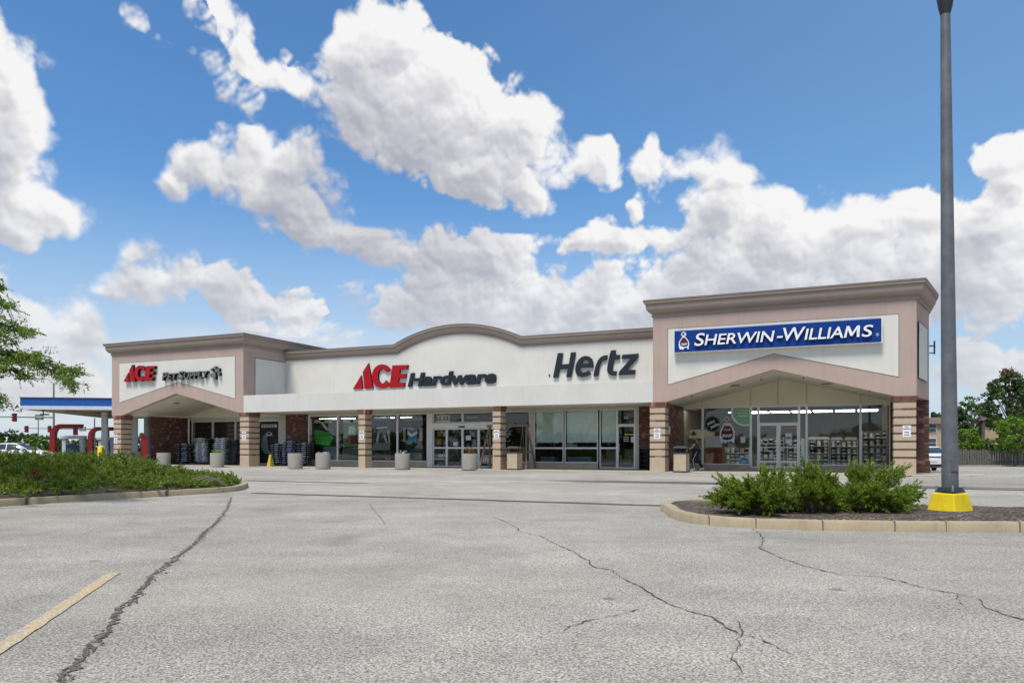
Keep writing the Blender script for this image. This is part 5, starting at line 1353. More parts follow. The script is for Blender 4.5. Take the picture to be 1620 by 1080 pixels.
# ================================================================== PLANTS
def unit(a): return a/np.maximum(1e-9, np.linalg.norm(a, axis=-1, keepdims=True))
def needles(P, Dv, L, n, ln, wd, spread=.75):
    """feathery sprays: n slim leaves along each axis P -> P + Dv*L"""
    N = len(P); t = rng.uniform(0, 1, (N, n, 1)); ax = Dv[:, None, :]
    base = P[:, None, :] + ax*(t*L[:, None, None]) + rng.normal(0, .006, (N, n, 3))
    rv = rng.normal(size=(N, n, 3)); rv -= (rv*ax).sum(-1, keepdims=True)*ax
    dd = unit(ax*rng.uniform(.45, 1.1, (N, n, 1)) + unit(rv)*spread*(1-.55*t) + np.array([0, 0, .12]))
    l_ = ln*(1.1-.5*t)*rng.uniform(.7, 1.25, (N, n, 1)); sd_ = unit(np.cross(dd, rng.normal(size=dd.shape)))*wd*rng.uniform(.7, 1.2, (N, n, 1))
    v = np.stack([base - sd_*.5, base + dd*l_*.45 + sd_*.5, base + dd*l_, base + dd*l_*.4 - sd_*.6], 2).reshape(-1, 3)
    return v, np.arange(N*n*4).reshape(-1, 4)
def leaves(cent, rad, n, size, flat=.6):
    """leaf-sized diamonds in clumps"""
    N = len(cent); d = rng.normal(size=(N, n, 3)); d = unit(d)*rng.uniform(.15, 1, (N, n, 1))**.6
    p = cent[:, None, :] + d*rad[:, None, None]*np.array([1, 1, .75]); a = unit(d*.6 + rng.normal(size=d.shape)*.8 + np.array([0, 0, -.15])); e = unit(np.cross(a, rng.normal(size=d.shape)))
    s_ = size*rng.uniform(.55, 1.3, (N, n, 1))
    v = np.stack([p - a*s_, p + e*s_*flat, p + a*s_, p - e*s_*flat], 2).reshape(-1, 3)
    return v, np.arange(N*n*4).reshape(-1, 4)
def juniper(name, label, base, branches, mat, group=None, nn=30, ln=.075, wd=.011, spl=.17, per=9, stem=True):
    t = empty(name, label, 'shrub', base, group=group); P = []; Dv = []; L = []; b = MB()
    for a, c, arch in branches:
        a = np.array(a) - np.array(base); c = np.array(c) - np.array(base); mid = (a+c)/2 + np.array([0, 0, arch])
        def at_(q): return a*(1-q)**2 + 2*mid*q*(1-q) + c*q*q
        def tg(q): return unit(2*(mid-a)*(1-q) + 2*(c-mid)*q)
        if stem: b.tube([at_(q) for q in (0, .35, .7, 1)], [.014, .010, .006, .002], 4)
        for q in rng.uniform(.22, 1.0, per)**.8:
            d = tg(q) + rng.normal(0, .42, 3) + np.array([0, 0, .10]); P.append(at_(q)); Dv.append(unit(d)); L.append(spl*rng.uniform(.6, 1.25)*(1.15-.4*q))
        P.append(at_(.88)); Dv.append(tg(1)); L.append(spl*1.1)
    v, f = needles(np.array(P), np.array(Dv), np.array(L), nn, ln, wd, .55)
    raw_mesh('foliage', v, f, mat, t)
    if stem: b.build('branches', M['twig'], t)
    return t
zm = .115
def bush(cpx, Yc, tips, n, label):
    c = at(cpx, 709, Yc); base = (c.x, c.y, zm); br = []
    for (px, py, dy) in tips:
        q = at(px, py, Yc + dy); st = Vector((base[0] + (q.x-base[0])*.25 + random.uniform(-.1, .1), base[1] + (q.y-base[1])*.25, zm))
        for k in range(7):
            j = Vector((random.gauss(0, .036), random.gauss(0, .06), random.gauss(-.03, .035))); br.append((st, q + j - (q-st)*(.055*k), random.uniform(.0, .10)))
    for i in range(n):
        a = random.uniform(0, 6.283); r = random.uniform(.25, .74); h_ = random.uniform(.08, .38)*(1.12 - .5*r)
        br.append((Vector((base[0]+random.uniform(-.2,.2), base[1]+random.uniform(-.15,.15), zm)), Vector((base[0]+r*math.cos(a)*1.0, base[1]+r*math.sin(a)*.8, zm+h_)), random.uniform(.02, .16)))
    return juniper('juniper_shrub', label, base, br, M['juniper'], 'junipers on the right island', 38, .055, .0115, .19, 9)
bush(1203, 11.1, [(1143,754,.1),(1152,766,-.3),(1162,758,.1),(1138,778,0),(1180,760,-.4),(1212,739,.3),(1222,750,.2),(1235,745,.1),(1195,770,-.6),(1230,775,-.7),(1160,790,-.4)], 62, 'spiky juniper nearest the left tip of the right island')
bush(1290, 11.2, [(1268,741,.2),(1280,735,.1),(1292,741,.0),(1300,752,-.2),(1262,762,-.6),(1285,765,-.7),(1320,755,-.3),(1310,770,-.7),(1250,755,.2)], 62, 'spiky juniper in the middle of the right island')
bush(1370, 11.2, [(1345,741,.2),(1358,735,.1),(1372,737,.0),(1395,744,.1),(1412,741,.3),(1425,740,.35),(1444,772,.0),(1434,776,-.2),(1437,769,.15),(1425,782,-.3),(1385,765,-.6),(1350,768,-.7),(1400,775,-.6)], 62, 'spiky juniper of the right island reaching towards the yellow lamp base')
# creeping juniper over the left island
lin = [Vector((q[0], q[1])) for q in left_in]
def inside(p, poly):
    c = False; n = len(poly)
    for i in range(n):
        a, e = poly[i], poly[i-1]
        if (a.y > p.y) != (e.y > p.y) and p.x < (e.x-a.x)*(p.y-a.y)/(e.y-a.y) + a.x: c = not c
    return c
def edge_d(p, poly):
    m = 1e9
    for i in range(len(poly)):
        a, e = poly[i-1], poly[i]; ab = e-a; t = max(0, min(1, (p-a).dot(ab)/max(1e-9, ab.length_squared))); m = min(m, (a+ab*t-p).length)
    return m
br = []; tries = 0
while len(br) < 1450 and tries < 30000:
    tries += 1
    p = Vector((random.uniform(-22, -6.5), random.uniform(11.5, 29)))
    px = CX + p.x/p.y*F
    if px < -60 or not inside(p, lin): continue
    if p.y > 21 and random.random() < .35: continue
    e = edge_d(p, lin)
    top = (.24 + .50*smooth(e/2.4))*(.80 + .30*math.sin(p.x*2.3+p.y*.9)*math.sin(p.y*1.9+p.x*.4)) * (1.0 if px < 180 else 1.0 - .62*smooth((px-130)/190.0))
    a = random.uniform(0, 6.283); r = random.uniform(.35, .75)
    q = p + Vector((math.cos(a), math.sin(a)))*r
    if not inside(q, lin) and (px > 250 or random.random() < .35): q = p + (p-q)*.4
    z1 = .12 + top*random.uniform(.55, 1.12)
    br.append((Vector((p.x, p.y, .11 + max(0, top-.42)*random.uniform(.2,.8))), Vector((q.x, q.y, z1)), random.uniform(.04, .18)))
hedge = juniper('juniper_hedge', 'broad low creeping juniper bed covering the left island', (-11.5, 18.5, .11), br, M['juniper_low'], None, 32, .072, .0125, .21, 8, False)
b = MB()
for k in range(4):
    A_ = gnd(305 + k*8, 757 + k*1.5, .42); B_ = gnd(352 + k*3, 764 + k, .22); o_ = Vector((-11.5, 18.5, .11)); b.tube([A_-o_, A_.lerp(B_, .4)+Vector((0, 0, .10))-o_, B_-o_], [.013, .011, .006], 5)
b.build('bare_branch', M['twig'], hedge)
# rust-coloured dying plant at the hedge front
c = gnd(52, 783, .12)
t = empty('russet_shrub', 'small rust-red dying shrub at the front of the juniper bed', 'shrub', c)
v, f = leaves(np.array([[.0,0,.18],[-.14,-.02,.12],[.16,.02,.14],[.03,.05,.36],[-.08,.03,.28],[.0,.06,.48]]), np.array([.16,.12,.13,.13,.12,.09]), 70, .030, .4); raw_mesh('foliage', v, f, M['leaf_red'], t)
b = MB()
for k in range(7): a = k*.9; b.tube([(0,0,0),(.1*math.cos(a),.06*math.sin(a),.2),(.2*math.cos(a),.1*math.sin(a),.42)],[.009,.006,.002],4)
b.build('stems', M['twig'], t)

# honey locust leaning in from the left edge
tx, ty = -12.6, 15.6
lt = empty('honey_locust', 'honey locust whose feathery branches hang in at the left edge', 'tree', (tx, ty, .1))
OFF = Vector((tx, ty, .1))
b = MB(); b.tube([Vector((0,0,0)), Vector((.05,0,1.4)), Vector((-.05,.1,2.8)), Vector((.0,.15,4.2)), Vector((-.1,.1,5.6))], [.16,.14,.12,.09,.05], 12); b.build('trunk', M['bark'], lt, smooth=True)
YB = 14.3
boughs = [[(-60,560),(-10,556),(40,566),(85,576),(112,586),(131,588)], [(-40,545),(10,556),(60,572),(90,590),(112,606),(120,606)], [(-60,500),(-15,505),(25,520),(50,523),(60,527)], [(-60,470),(-20,475),(5,480),(24,490)], [(-50,470),(-25,458),(5,452)], [(-60,530),(-20,528),(15,534),(24,540)], [(-40,590),(-10,580),(20,585),(45,596)], [(-50,600),(-20,610),(0,640)], [(-60,585),(10,568),(55,560),(70,562)]]
P = []; Dv = []; LC = []; bb = MB()
for i in range(46): LC.append(at(random.uniform(-40, 66), random.uniform(556, 598), YB + random.gauss(0, .35)))
for i in range(24): LC.append(at(random.uniform(-50, 12), random.uniform(455, 550), YB + random.gauss(0, .35)))
for bo in boughs:
    pts = [at(x, y, YB + random.uniform(-.5, .5)) for x, y in bo]
    st = Vector((tx, ty, pts[0].z - .5)) ; ln_ = [st] + pts
    bb.tube([q - OFF for q in ln_], [.035] + [.02 - .017*i/(len(pts)-1) for i in range(len(pts))], 5)
    for i in range(len(pts)-1):
        sl2 = (pts[i+1]-pts[i]); n = max(4, int(sl2.length/.06))
        for k in range(max(4, int(sl2.length/.055))):
            LC.append(pts[i] + sl2*random.random() + Vector((random.gauss(0,.07), random.gauss(0,.14), random.gauss(-.01,.06))))
        for k in range(n):
            P.append(pts[i] + sl2*(k/n)); dd = sl2.normalized()*random.uniform(.7, 1.3) + Vector((random.gauss(0, .5), random.gauss(0, .6), random.gauss(.02, .26))); Dv.append(dd.normalized())
for i in range(420):                                    # the rest of the crown, out of the frame
    a = random.uniform(0, 6.283); r = random.uniform(.3, 2.2); q = Vector((tx + r*math.cos(a)*1.0 - .4, ty + r*math.sin(a), random.uniform(2.6, 6.2)))
    if CX + q.x/q.y*F > -45: continue
    for k in range(5): P.append(q + Vector((random.gauss(0,.2), random.gauss(0,.2), random.gauss(0,.15)))); Dv.append(Vector((random.gauss(0,1), random.gauss(0,1), random.gauss(-.1,.5))).normalized())
bb.build('boughs', M['bark'], lt)
P = np.array(P) - np.array(OFF); Dv = np.array(Dv); N_ = len(P); Ls = rng.uniform(.16, .30, N_)
# leaflets in two ranks along a drooping rachis
k = 9; tt = np.linspace(.15, 1, k)[None, :, None]; side = unit(np.cross(Dv, np.array([0, 0, 1.0])) + rng.normal(0, .25, Dv.shape)); V = []
for s_ in (-1, 1):
    base = P[:, None, :] + Dv[:, None, :]*(tt*Ls[:, None, None]) + np.array([0, 0, -.05])*tt**2
    dd = unit(side[:, None, :]*s_ + Dv[:, None, :]*.55 + np.array([0, 0, -.35]) + rng.normal(0, .15, base.shape)); w2 = unit(np.cross(dd, Dv[:, None, :]))*0 + Dv[:, None, :]*.017; l2 = .056*(1.1-.3*tt)
    V.append(np.stack([base, base + dd*l2*.5 + w2, base + dd*l2, base + dd*l2*.5 - w2], 2).reshape(-1, 3))
v2, _f = leaves(np.array(LC) - np.array(OFF), rng.uniform(.07, .16, len(LC)), 26, .036, .36)
V = np.concatenate(V + [v2]); raw_mesh('crown', V, np.arange(len(V)).reshape(-1, 4), M['locust'], lt)

# ================================================================== LAMP POST
bx = at(1503, 709, 11.25); tp = at(1495.5, 22, 11.25)
lp = empty('lamp_post', 'tall grey tapered lamp post on a yellow painted footing', 'lamp post', (bx.x, bx.y, .09))
dxl = (tp.x - bx.x)
b = MB()
def sq(s, z): h = s/2; return [(-h,-h,z),(h,-h,z),(h,h,z),(-h,h,z)]
b.hexa(sq(.47, -.05), sq(.345, .30)); b.build('footing', M['yellow_base'], lp, rot=(0, 0, R(-64)), bevel=.018)
b = MB(); b.hexa(sq(.30, .312), sq(.30, .325)); b.hexa(sq(.285, .326), sq(.235, .385)); b.build('base_cover', M['charcoal'], lp, rot=(0, 0, R(-64)), bevel=.008)
for sx in (-1, 1):
    for sy in (-1, 1):
        b = MB(); b.lathe([(.016,.326),(.016,.40),(.010,.41)], 8, sx*.125, sy*.125); b.build('bolt', M['grey'], lp, rot=(0, 0, R(-64)))
zt_ = tp.z - .09
b = MB(); b.box(-.05, .05, -.122, -.10, .62, .80); b.build('hand_hole_cover', M['pole'], lp, bevel=.006)
b = MB(); b.tube([(0,0,.386),(dxl*.5,0,zt_*.5),(dxl,0,zt_)], [.114,.092,.066], 20); b.build('pole', M['pole'], lp, smooth=True)
b = MB(); b.tube([(dxl,0,zt_-.02),(dxl,0,zt_+.10),(dxl,0,zt_+.25),(dxl,0,zt_+.50),(dxl,0,zt_+.54)], [.067,.095,.118,.125,.10], 20); b.build('mast_cap', M['charcoal'], lp, smooth=True)
for s_ in (-1, 1):
    b = MB(); b.tube([(dxl,0,zt_+.42),(dxl+s_*.45,0,zt_+.5)], .03, 8); a_ = b.build('arm', M['charcoal'], lp)
    b = MB(); b.box(dxl+s_*.75-.32, dxl+s_*.75+.32, -.2, .2, zt_+.45, zt_+.60); b.build('lamp_head', M['charcoal'], lp, bevel=.03)

# ================================================================== CARS
def make_car(label, loc, rz):
    t = empty('parked_car', label, 'car', loc, (0, 0, rz))
    st = [(-2.36,.45,.93,.70),(-2.30,.33,1.02,.83),(-2.1,.26,1.055,.885),(-1.5,.23,1.03,.905),(-.6,.22,.985,.91),(.4,.22,.965,.91),(1.2,.23,.94,.905),(1.75,.25,.88,.89),(2.15,.29,.78,.84),(2.36,.38,.64,.70)]
    b = MB(); vs = []
    for x, zb, z1, hw in st:
        r_ = [(hw*.90, zb), (hw*.99, zb+.13), (hw, zb+(z1-zb)*.5), (hw*.985, zb+(z1-zb)*.78), (hw*.93, z1-.03), (hw*.80, z1)]
        vs += [(x, -y, z) for y, z in r_] + [(x, y, z) for y, z in reversed(r_)]
    n = 12; fs = [(i*n+j, (i+1)*n+j, (i+1)*n+(j+1) % n, i*n+(j+1) % n) for i in range(len(st)-1) for j in range(n)] + [tuple(range(n)), tuple((len(st)-1)*n+j for j in range(n-1, -1, -1))]
    b.add(vs, fs); b.build('body', M['car_white'], t, smooth=True)
    gs = [(-2.02,1.03,1.035),(-1.62,1.02,1.21),(-1.2,1.01,1.36),(-.75,1.0,1.425),(-.2,.985,1.44),(.3,.97,1.41),(.62,.96,1.30),(1.0,.95,1.10),(1.28,.94,.945)]
    def green(x0, x1, ins, zoff, nm, mt, par):
        b = MB(); vs = []; gg = [q for q in gs if x0-1e-6 <= q[0] <= x1+1e-6]
        for x, z0, z1 in gg:
            k = (z1-z0)/.46; wb = .80-ins; wt = .80 - .20*k - ins
            vs += [(x,-wb,z0-.02),(x,-wt-.02*k,z1-.05*k+zoff),(x,-wt+.07*k,z1+zoff),(x,wt-.07*k,z1+zoff),(x,wt+.02*k,z1-.05*k+zoff),(x,wb,z0-.02)]
        n = 6; fs = [(i*n+j, (i+1)*n+j, (i+1)*n+(j+1) % n, i*n+(j+1) % n) for i in range(len(gg)-1) for j in range(n)] + [tuple(range(n)), tuple((len(gg)-1)*n+j for j in range(n-1, -1, -1))]
        b.add(vs, fs); return b.build(nm, M[mt], par, smooth=True)
    green(-2.1, 1.3, 0, 0, 'glass', 'dark_glass', t)
    b = MB(); rf = [q for q in gs if -1.25 <= q[0] <= .35]; vs = []
    for x, z0, z1 in rf:
        k = (z1-z0)/.46; wt = .80-.20*k; vs += [(x,-wt-.028*k,z1-.055*k),(x,-wt+.07*k,z1+.012),(x,wt-.07*k,z1+.012),(x,wt+.028*k,z1-.055*k)]
    fs = [(i*4+j, (i+1)*4+j, (i+1)*4+j+1, i*4+j+1) for i in range(len(rf)-1) for j in range(3)]; b.add(vs, fs); b.build('roof', M['car_white'], t, smooth=True)
    for s_ in (-1, 1):
        b = MB(); b.bar((-2.0,s_*.79,1.03),(-1.2,s_*.63,1.35),.10,.05); b.build('pillar', M['car_white'], t)
        b = MB(); b.bar((-.35,s_*.80,.98),(-.35,s_*.615,1.41),.06,.03); b.build('pillar', M['car_white'], t)
        b = MB(); b.bar((1.26,s_*.78,.95),(.32,s_*.64,1.38),.07,.05); b.build('pillar', M['car_white'], t)
        b = MB(); b.box(.78,.98,s_*.93-.09,s_*.93+.09,.97,1.09); b.build('wing_mirror', M['car_white'], t, bevel=.03)
        b = MB(); b.box(-2.385,-2.26,s_*.64-.17,s_*.64+.17,.80,.90); b.build('tail_light', M['tail_red'], t, bevel=.02)
        b = MB(); b.box(2.14,2.34,s_*.60-.16,s_*.60+.16,.60,.69); b.build('headlight', M['pump_white'], t, bevel=.02)
        for xw in (-1.42, 1.42):
            b = MB(); rot_ = (R(90), 0, 0)
            b.lathe([(.20,-.10),(.31,-.10),(.335,-.07),(.335,.07),(.31,.10),(.20,.10)], 28, cap=False); wh = b.build('wheel', M['tyre'], t, loc=(xw, s_*.815, .335), rot=rot_, smooth=True)
            b = MB(); b.lathe([(.205,-.06),(.205,.06)], 20); b.build('rim', M['rim'], wh)
            b = MB(); 
            for k in range(5): a = k*1.2566; b.bar((.03*math.cos(a),.03*math.sin(a),.064*-s_),(.19*math.cos(a),.19*math.sin(a),.064*-s_),.05,.02)
            b.build('spokes', M['charcoal'], wh)
            b = MB(); b.lathe([(.37,-.05),(.37,.05)], 24); b.build('wheel_arch', M['black'], t, loc=(xw, s_*.865, .36), rot=rot_)
    b = MB(); b.box(-2.385,-2.30,-.48,.48,.835,.885); b.build('tail_trim', M['black'], t)
    b = MB(); b.box(-2.36,-2.2,-.66,.66,.30,.44); b.build('rear_valance', M['black'], t, bevel=.02)
    b = MB(); b.box(-2.392,-2.36,-.16,.16,.60,.72); b.build('number_plate', M['paper'], t)
    for s_ in (-1, 1):
        b = MB(); b.lathe([(.045,0),(.045,.1)], 10); b.build('exhaust', M['rim'], t, loc=(-2.37, s_*.5, .32), rot=(0, R(90), 0))
    return t
cY = 43.0; cc = at(1495.5, 709, cY)
make_car('white saloon parked behind the lamp post at the right-hand corner of the strip', (cc.x, cc.y + 2.2, gz(cc.x, cc.y+1) + .002), R(90) - R(17))
make_car('white saloon passing in front of the petrol station, above the juniper bed', (at(27, 709, 57).x, 57, 0), R(3))

# ================================================================== PETROL STATION
A_ = Vector((-44.0, 68.0)); f1 = Vector((.987, .157)); f2 = Vector((-.157, .987)); ra_ = math.atan2(f1.y, f1.x)
def gs_pos(s, dd, z=0): q = A_ + f1*s + f2*dd; return Vector((q.x, q.y, z))
gt = empty('station_canopy', 'flat petrol station canopy with a blue band beyond the left tower', 'canopy', gs_pos(0, 0), (0, 0, ra_))
b = MB(); b.box(0, 24, 0, 22, 4.95, 5.5); b.build('deck', M['pump_white'], gt)
b = MB(); b.box(-.06, 24, -.06, -.001, 4.9, 5.58).box(-.06, -.001, 0, 22, 4.9, 5.58); b.build('blue_band', M['canopy_blue'], gt)
b = MB(); b.box(-.05, 24, -.05, -.001, 4.55, 4.897).box(-.05, -.001, 0, 22, 4.55, 4.897); b.build('white_band', M['pump_white'], gt)
b = MB(); b.box(0, 24, 0, 22, 4.6, 4.65); b.build('soffit', M['incream'], gt)
b = MB(); b.box(-.14, 24, -.14, .1, 5.585, 5.64).box(-.14, .1, .101, 22, 5.585, 5.64); b.build('coping', M['charcoal'], gt)
for s_, dd in ((4.9,6),(7.05,8),(12,6),(5.5,17),(13,17)):
    b = MB(); b.box(s_-.24, s_+.24, dd-.24, dd+.24, 0, 4.59); b.build('column', M['pump_white'], gt)
for s_, dd in ((3,3),(6.5,4),(4,8),(8,9),(3,13),(8,14)):
    b = MB(); b.box(s_-.45, s_+.45, dd-.3, dd+.3, 4.56, 4.599); b.build('canopy_light', M['charcoal'], gt)
b = MB(); b.tube([(1.2,1.4,4.6),(1.25,1.4,4.2)],.05,6).box(1.0,1.7,1.3,1.5,4.1,4.22); b.build('camera_bracket', M['charcoal'], gt)
def arch(px, Y, span, label):
    q = at(px, 709, Y); t = empty('red_arch', label, 'pump surround', (q.x, q.y, 0), (0, 0, ra_))
    o_ = [(-.24,0),(-.24,2.35)] + [(.75 - .99*math.cos(a), 2.35 + 1.07*math.sin(a)) for a in np.linspace(0, 1.57, 8)] + [(span+.1,3.42),(span-.05,3.02)] + [(.75 - .50*math.cos(a), 2.35 + .67*math.sin(a)) for a in np.linspace(1.57, 0, 8)] + [(.25,0)]
    b = MB(); b.prism_xz(o_[::-1], -.3, .3); b.build('arch_frame', M['pump_red'], t, bevel=.03)
    b = MB(); b.box(span-.75, span-.45, -.2, .2, 2.35, 3.019); b.build('hanger', M['pump_red'], t)
    b = MB(); b.box(-.45, .45, -.45, .45, 0, .16); b.build('plinth', M['planter'], t)
arch(84.5, 74, 2.6, 'red curved pump surround left of the white fuel pump, in front')
arch(144, 84, 2.3, 'red curved pump surround further back beside the canopy column')
def pump(px, Y, w_, label):
    q = at(px, 709, Y); t = empty('fuel_pump', label, 'fuel pump', (q.x, q.y, 0), (0, 0, ra_))
    for sx in (-w_/2, w_/2-.36):
        b = MB(); b.box(sx, sx+.36, -.3, .3, .15, 2.0); b.build('post', M['pump_white'], t, bevel=.03)
    b = MB(); b.box(-w_/2-.15, w_/2+.15, -.4, .4, 2.001, 2.32); b.build('top_box', M['pump_white'], t, bevel=.04)
    b = MB(); b.box(-w_/2+.361, w_/2-.361, -.28, .28, .15, 1.42); b.build('dispenser', M['pump_blue'], t)
    b = MB(); b.box(-.25, .25, -.29, -.281, 1.05, 1.3); b.build('display', M['apt_win'], t)
    b = MB(); b.tube([(w_/2-.3,-.32,1.3),(w_/2-.2,-.5,.8),(w_/2-.5,-.5,.5),(w_/2-.42,-.3,1.0)],.025,6); b.build('hose', M['black'], t)
    b = MB(); b.box(-w_/2-.4, w_/2+.4, -.6, .6, 0, .149); b.build('plinth', M['planter'], t)
pump(116.5, 76, 1.95, 'white and blue fuel pump under the front red surround')
pump(169, 86, 1.6, 'white and blue fuel pump behind the canopy column')
q = at(160, 709, 50); t = empty('bollard', 'stout yellow bollard just left of the leftmost striped column', 'bollard', (q.x, q.y, 0))
b = MB(); b.lathe([(.21,0),(.21,1.12),(.17,1.2),(.06,1.235)], 20); b.build('post', M['yellow'], t, smooth=True)
q = at(231, 709, 58); t = empty('red_cabinet', 'red upright cabinet seen between the leftmost column and the breezeway post', 'cabinet', (q.x, q.y, 0), (0, 0, ra_))
b = MB(); b.box(-.28,.28,-.3,.3,.08,2.1); b.build('body', M['maroon'], t, bevel=.03); b = MB(); b.box(-.22,.22,-.32,-.301,.3,1.7); b.build('door', M['pump_red'], t); b = MB(); b.box(-.25,.25,-.26,.26,0,.079); b.build('plinth', M['black'], t)

# street furniture beyond the station
def mast(px, Y, ytop, yarm, xend, sigs, signs, label, lum=None):
    q = at(px, 709, Y); t = empty('signal_mast', label, 'traffic signal', (q.x, q.y, 0)); k = Y/F; zt = CAMH + (HOR-ytop)*k; za = CAMH + (HOR-yarm)*k
    b = MB(); b.tube([(0,0,0),(0,0,zt)], [.16,.10], 10); b.build('pole', M['grey'], t, smooth=True)
    b = MB(); b.tube([(0,0,za),((xend-px)*k,0,za+.15)], [.10,.06], 8); b.build('mast_arm', M['grey'], t)
    for sx in sigs:
        x = (sx-px)*k; b = MB(); b.box(x-.22, x+.22, -.14, .14, za-.55, za+.55); sg_ = b.build('signal_head', M['maroon'], t, bevel=.03)
        for j in range(3):
            b = MB(); b.lathe([(.12,0),(.14,.16)], 12, cap=False); b.build('visor', M['maroon'], sg_, loc=(x-.2, 0, za-.34+.34*j), rot=(0, R(-90), 0))
    for sx in signs:
        x = (sx-px)*k; b = MB(); b.box(x-.55, x+.55, -.03, .0, za-.32, za+.36); sn_ = b.build('street_sign', M['street_green'], t); sn_['label'] = 'green street name board'
        b = MB(); b.box(x-.42, x+.42, -.036, -.031, za+.06, za+.16).box(x-.34, x+.30, -.036, -.031, za-.16, za-.06); b.build('lettering', M['offwhite'], sn_)
    if lum:
        x = (lum-px)*k; b = MB(); b.tube([(0,0,zt-.1),(x*.5,0,zt+.55),(x,0,zt+.6)], .045, 6); a2 = b.build('lamp_arm', M['grey'], t)
        b = MB(); b.box(x-.35, x+.25, -.13, .13, zt+.55, zt+.68); b.build('lamp_head', M['grey'], a2, bevel=.03)
mast(85, 100, 606, 660, -70, (23.5,), (62.5,), 'tall signal mast with one signal head and a street lamp, left of the canopy', 65)
mast(149.5, 125, 661, 678.5, 38, (42.5, 79), (131,), 'shorter signal mast with two signal heads, seen under the canopy')
q = at(60.5, 709, 112); t = empty('sign_post', 'thin grey post between the two signal masts', 'post', (q.x, q.y, 0)); b = MB(); b.lathe([(.09,0),(.07,5.3),(.02,5.35)], 8); b.build('post', M['grey'], t)

# ================================================================== TREES, FENCE, HOUSES
def tree(name, label, px, ytop, wpx, Y, mat, zlow=.35, nclump=60, per=70, leaf=.13, gaps=.75, group=None, conic=0.0, extra=None, base=None):
    q = at(px, 709, Y); zb = gz(q.x, q.y) if base is None else base; H_ = CAMH + (HOR-ytop)/F*Y - zb; W_ = wpx/F*Y/2
    t = empty(name, label, 'tree' if H_ > 2.6 else 'shrub', (q.x, q.y, zb), group=group)
    nclump = int(nclump*1.9); per = int(per*.6); leaf *= .95
    zc = H_*(zlow+1)/2; rz_ = H_*(1-zlow)/2; cents = []; rads = []
    for i in range(nclump):
        d = unit(rng.normal(size=3))*rng.uniform(.3, 1)**.5
        z = zc + d[2]*rz_*.93; k = 1 - conic*max(0, min(1, (z/H_-zlow)/(1-zlow)))
        cents.append([d[0]*W_*k*.9, d[1]*W_*k*.9, z]); rads.append(rng.uniform(.09, .22)*(W_+rz_)*.62*(1-.4*conic))
    cents = np.array(cents); rads = np.array(rads)
    v, f = leaves(cents, rads*gaps, per, leaf); raw_mesh('crown', v, f, mat, t)
    b = MB(); tr_ = max(.05, H_*.018); b.tube([(0,0,-.1),(tr_*.6,0,H_*.3),(0,tr_*.5,H_*.6),(0,0,H_*.85)], [tr_, tr_*.85, tr_*.55, tr_*.2], 8); b.build('trunk', M['bark'], t, smooth=True)
    b = MB()
    for c_ in cents[::4]:
        z0 = max(H_*.2, min(H_*.7, c_[2]*.6)); b.tube([(0,0,z0), (c_[0]*.55, c_[1]*.55, (z0+c_[2])/2+.1), tuple(c_)], [tr_*.4, tr_*.25, tr_*.08], 5)
    b.build('limbs', M['bark'], t)
    if extra:
        v, f = leaves(cents[cents[:, 2].argsort()[-extra:]] + np.array([0, 0, .25]), rads[:extra]*.7, 26, leaf*.8); raw_mesh('young_foliage', v, f, M['leaf_red'], t)
    return t
GR = 'trees beyond the wooden fence'
tree('leafy_tree', 'tallest dark tree with russet tips, at the right edge beyond the fence', 1596, 580, 92, 82, M['leaf_dark'], .22, 95, 75, .17, .72, GR, .25, 9)
tree('leafy_tree', 'airy mid green tree right of the lamp post', 1538, 624, 64, 96, M['leaf_mid'], .2, 60, 55, .17, .62, GR)
tree('leafy_tree', 'dark tree right behind the lamp post', 1512, 640, 52, 88, M['leaf_blue'], .12, 55, 75, .16, .75, GR, .3)
tree('leafy_tree', 'dark tree crown behind the tall tree at the right edge', 1645, 592, 90, 92, M['leaf_dark'], .2, 70, 70, .18, .75, GR)
tree('leafy_tree', 'small dark treetop over the tan flats left of the lamp post', 1484, 647, 34, 112, M['leaf_blue'], .2, 40, 70, .18, .75, GR)
tree('round_bush', 'bright green round bush behind the fence beside the lamp post', 1530, 672, 54, 73, M['leaf_bright'], .05, 60, 80, .11, .72, GR)
tree('round_bush', 'dark green bush behind the middle of the fence', 1555, 690, 36, 76, M['leaf_dark'], .05, 40, 70, .11, .75, GR)
tree('locust_sapling', 'bright yellow-green spreading tree hanging over the fence', 1606, 652, 74, 64.6, M['leaf_bright'], .18, 75, 80, .105, .66, GR)
tree('leafy_tree', 'mid green tree low behind the right end of the fence', 1640, 640, 60, 75, M['leaf_mid'], .1, 55, 70, .15, .72, GR)
GL = 'roadside plants beyond the petrol station'
tree('young_tree', 'bright yellow-green young tree behind the passing white car', 57, 687, 44, 92, M['leaf_bright'], .1, 45, 60, .13, .62, GL)
tree('roadside_shrub', 'green roadside shrub at the left edge of the picture', 4, 693, 60, 96, M['leaf_mid'], .0, 45, 60, .16, .7, GL)
tree('roadside_shrub', 'green roadside shrub right of the yellow-green young tree', 92, 694, 50, 102, M['leaf_mid'], .0, 45, 60, .16, .7, GL)
tree('roadside_shrub', 'green roadside shrub behind the front fuel pump', 128, 692, 44, 104, M['leaf_mid'], .0, 40, 60, .16, .7, GL)
tree('roadside_shrub', 'green roadside shrub seen through the breezeway', 222, 682, 40, 110, M['leaf_mid'], .0, 45, 60, .18, .7, GL)
tree('roadside_shrub', 'green roadside shrub behind the rear fuel pump', 180, 688, 44, 112, M['leaf_dark'], .0, 40, 60, .18, .7, GL)
tree('dark_tree', 'dark far tree at the left edge above the roadside shrubs', 5, 681, 34, 150, M['leaf_blue'], .2, 35, 60, .24, .75, GL)
tree('dark_tree', 'dark far trees mound left of the front red surround', 38, 684, 50, 160, M['leaf_dark'], .2, 40, 60, .24, .75, GL)
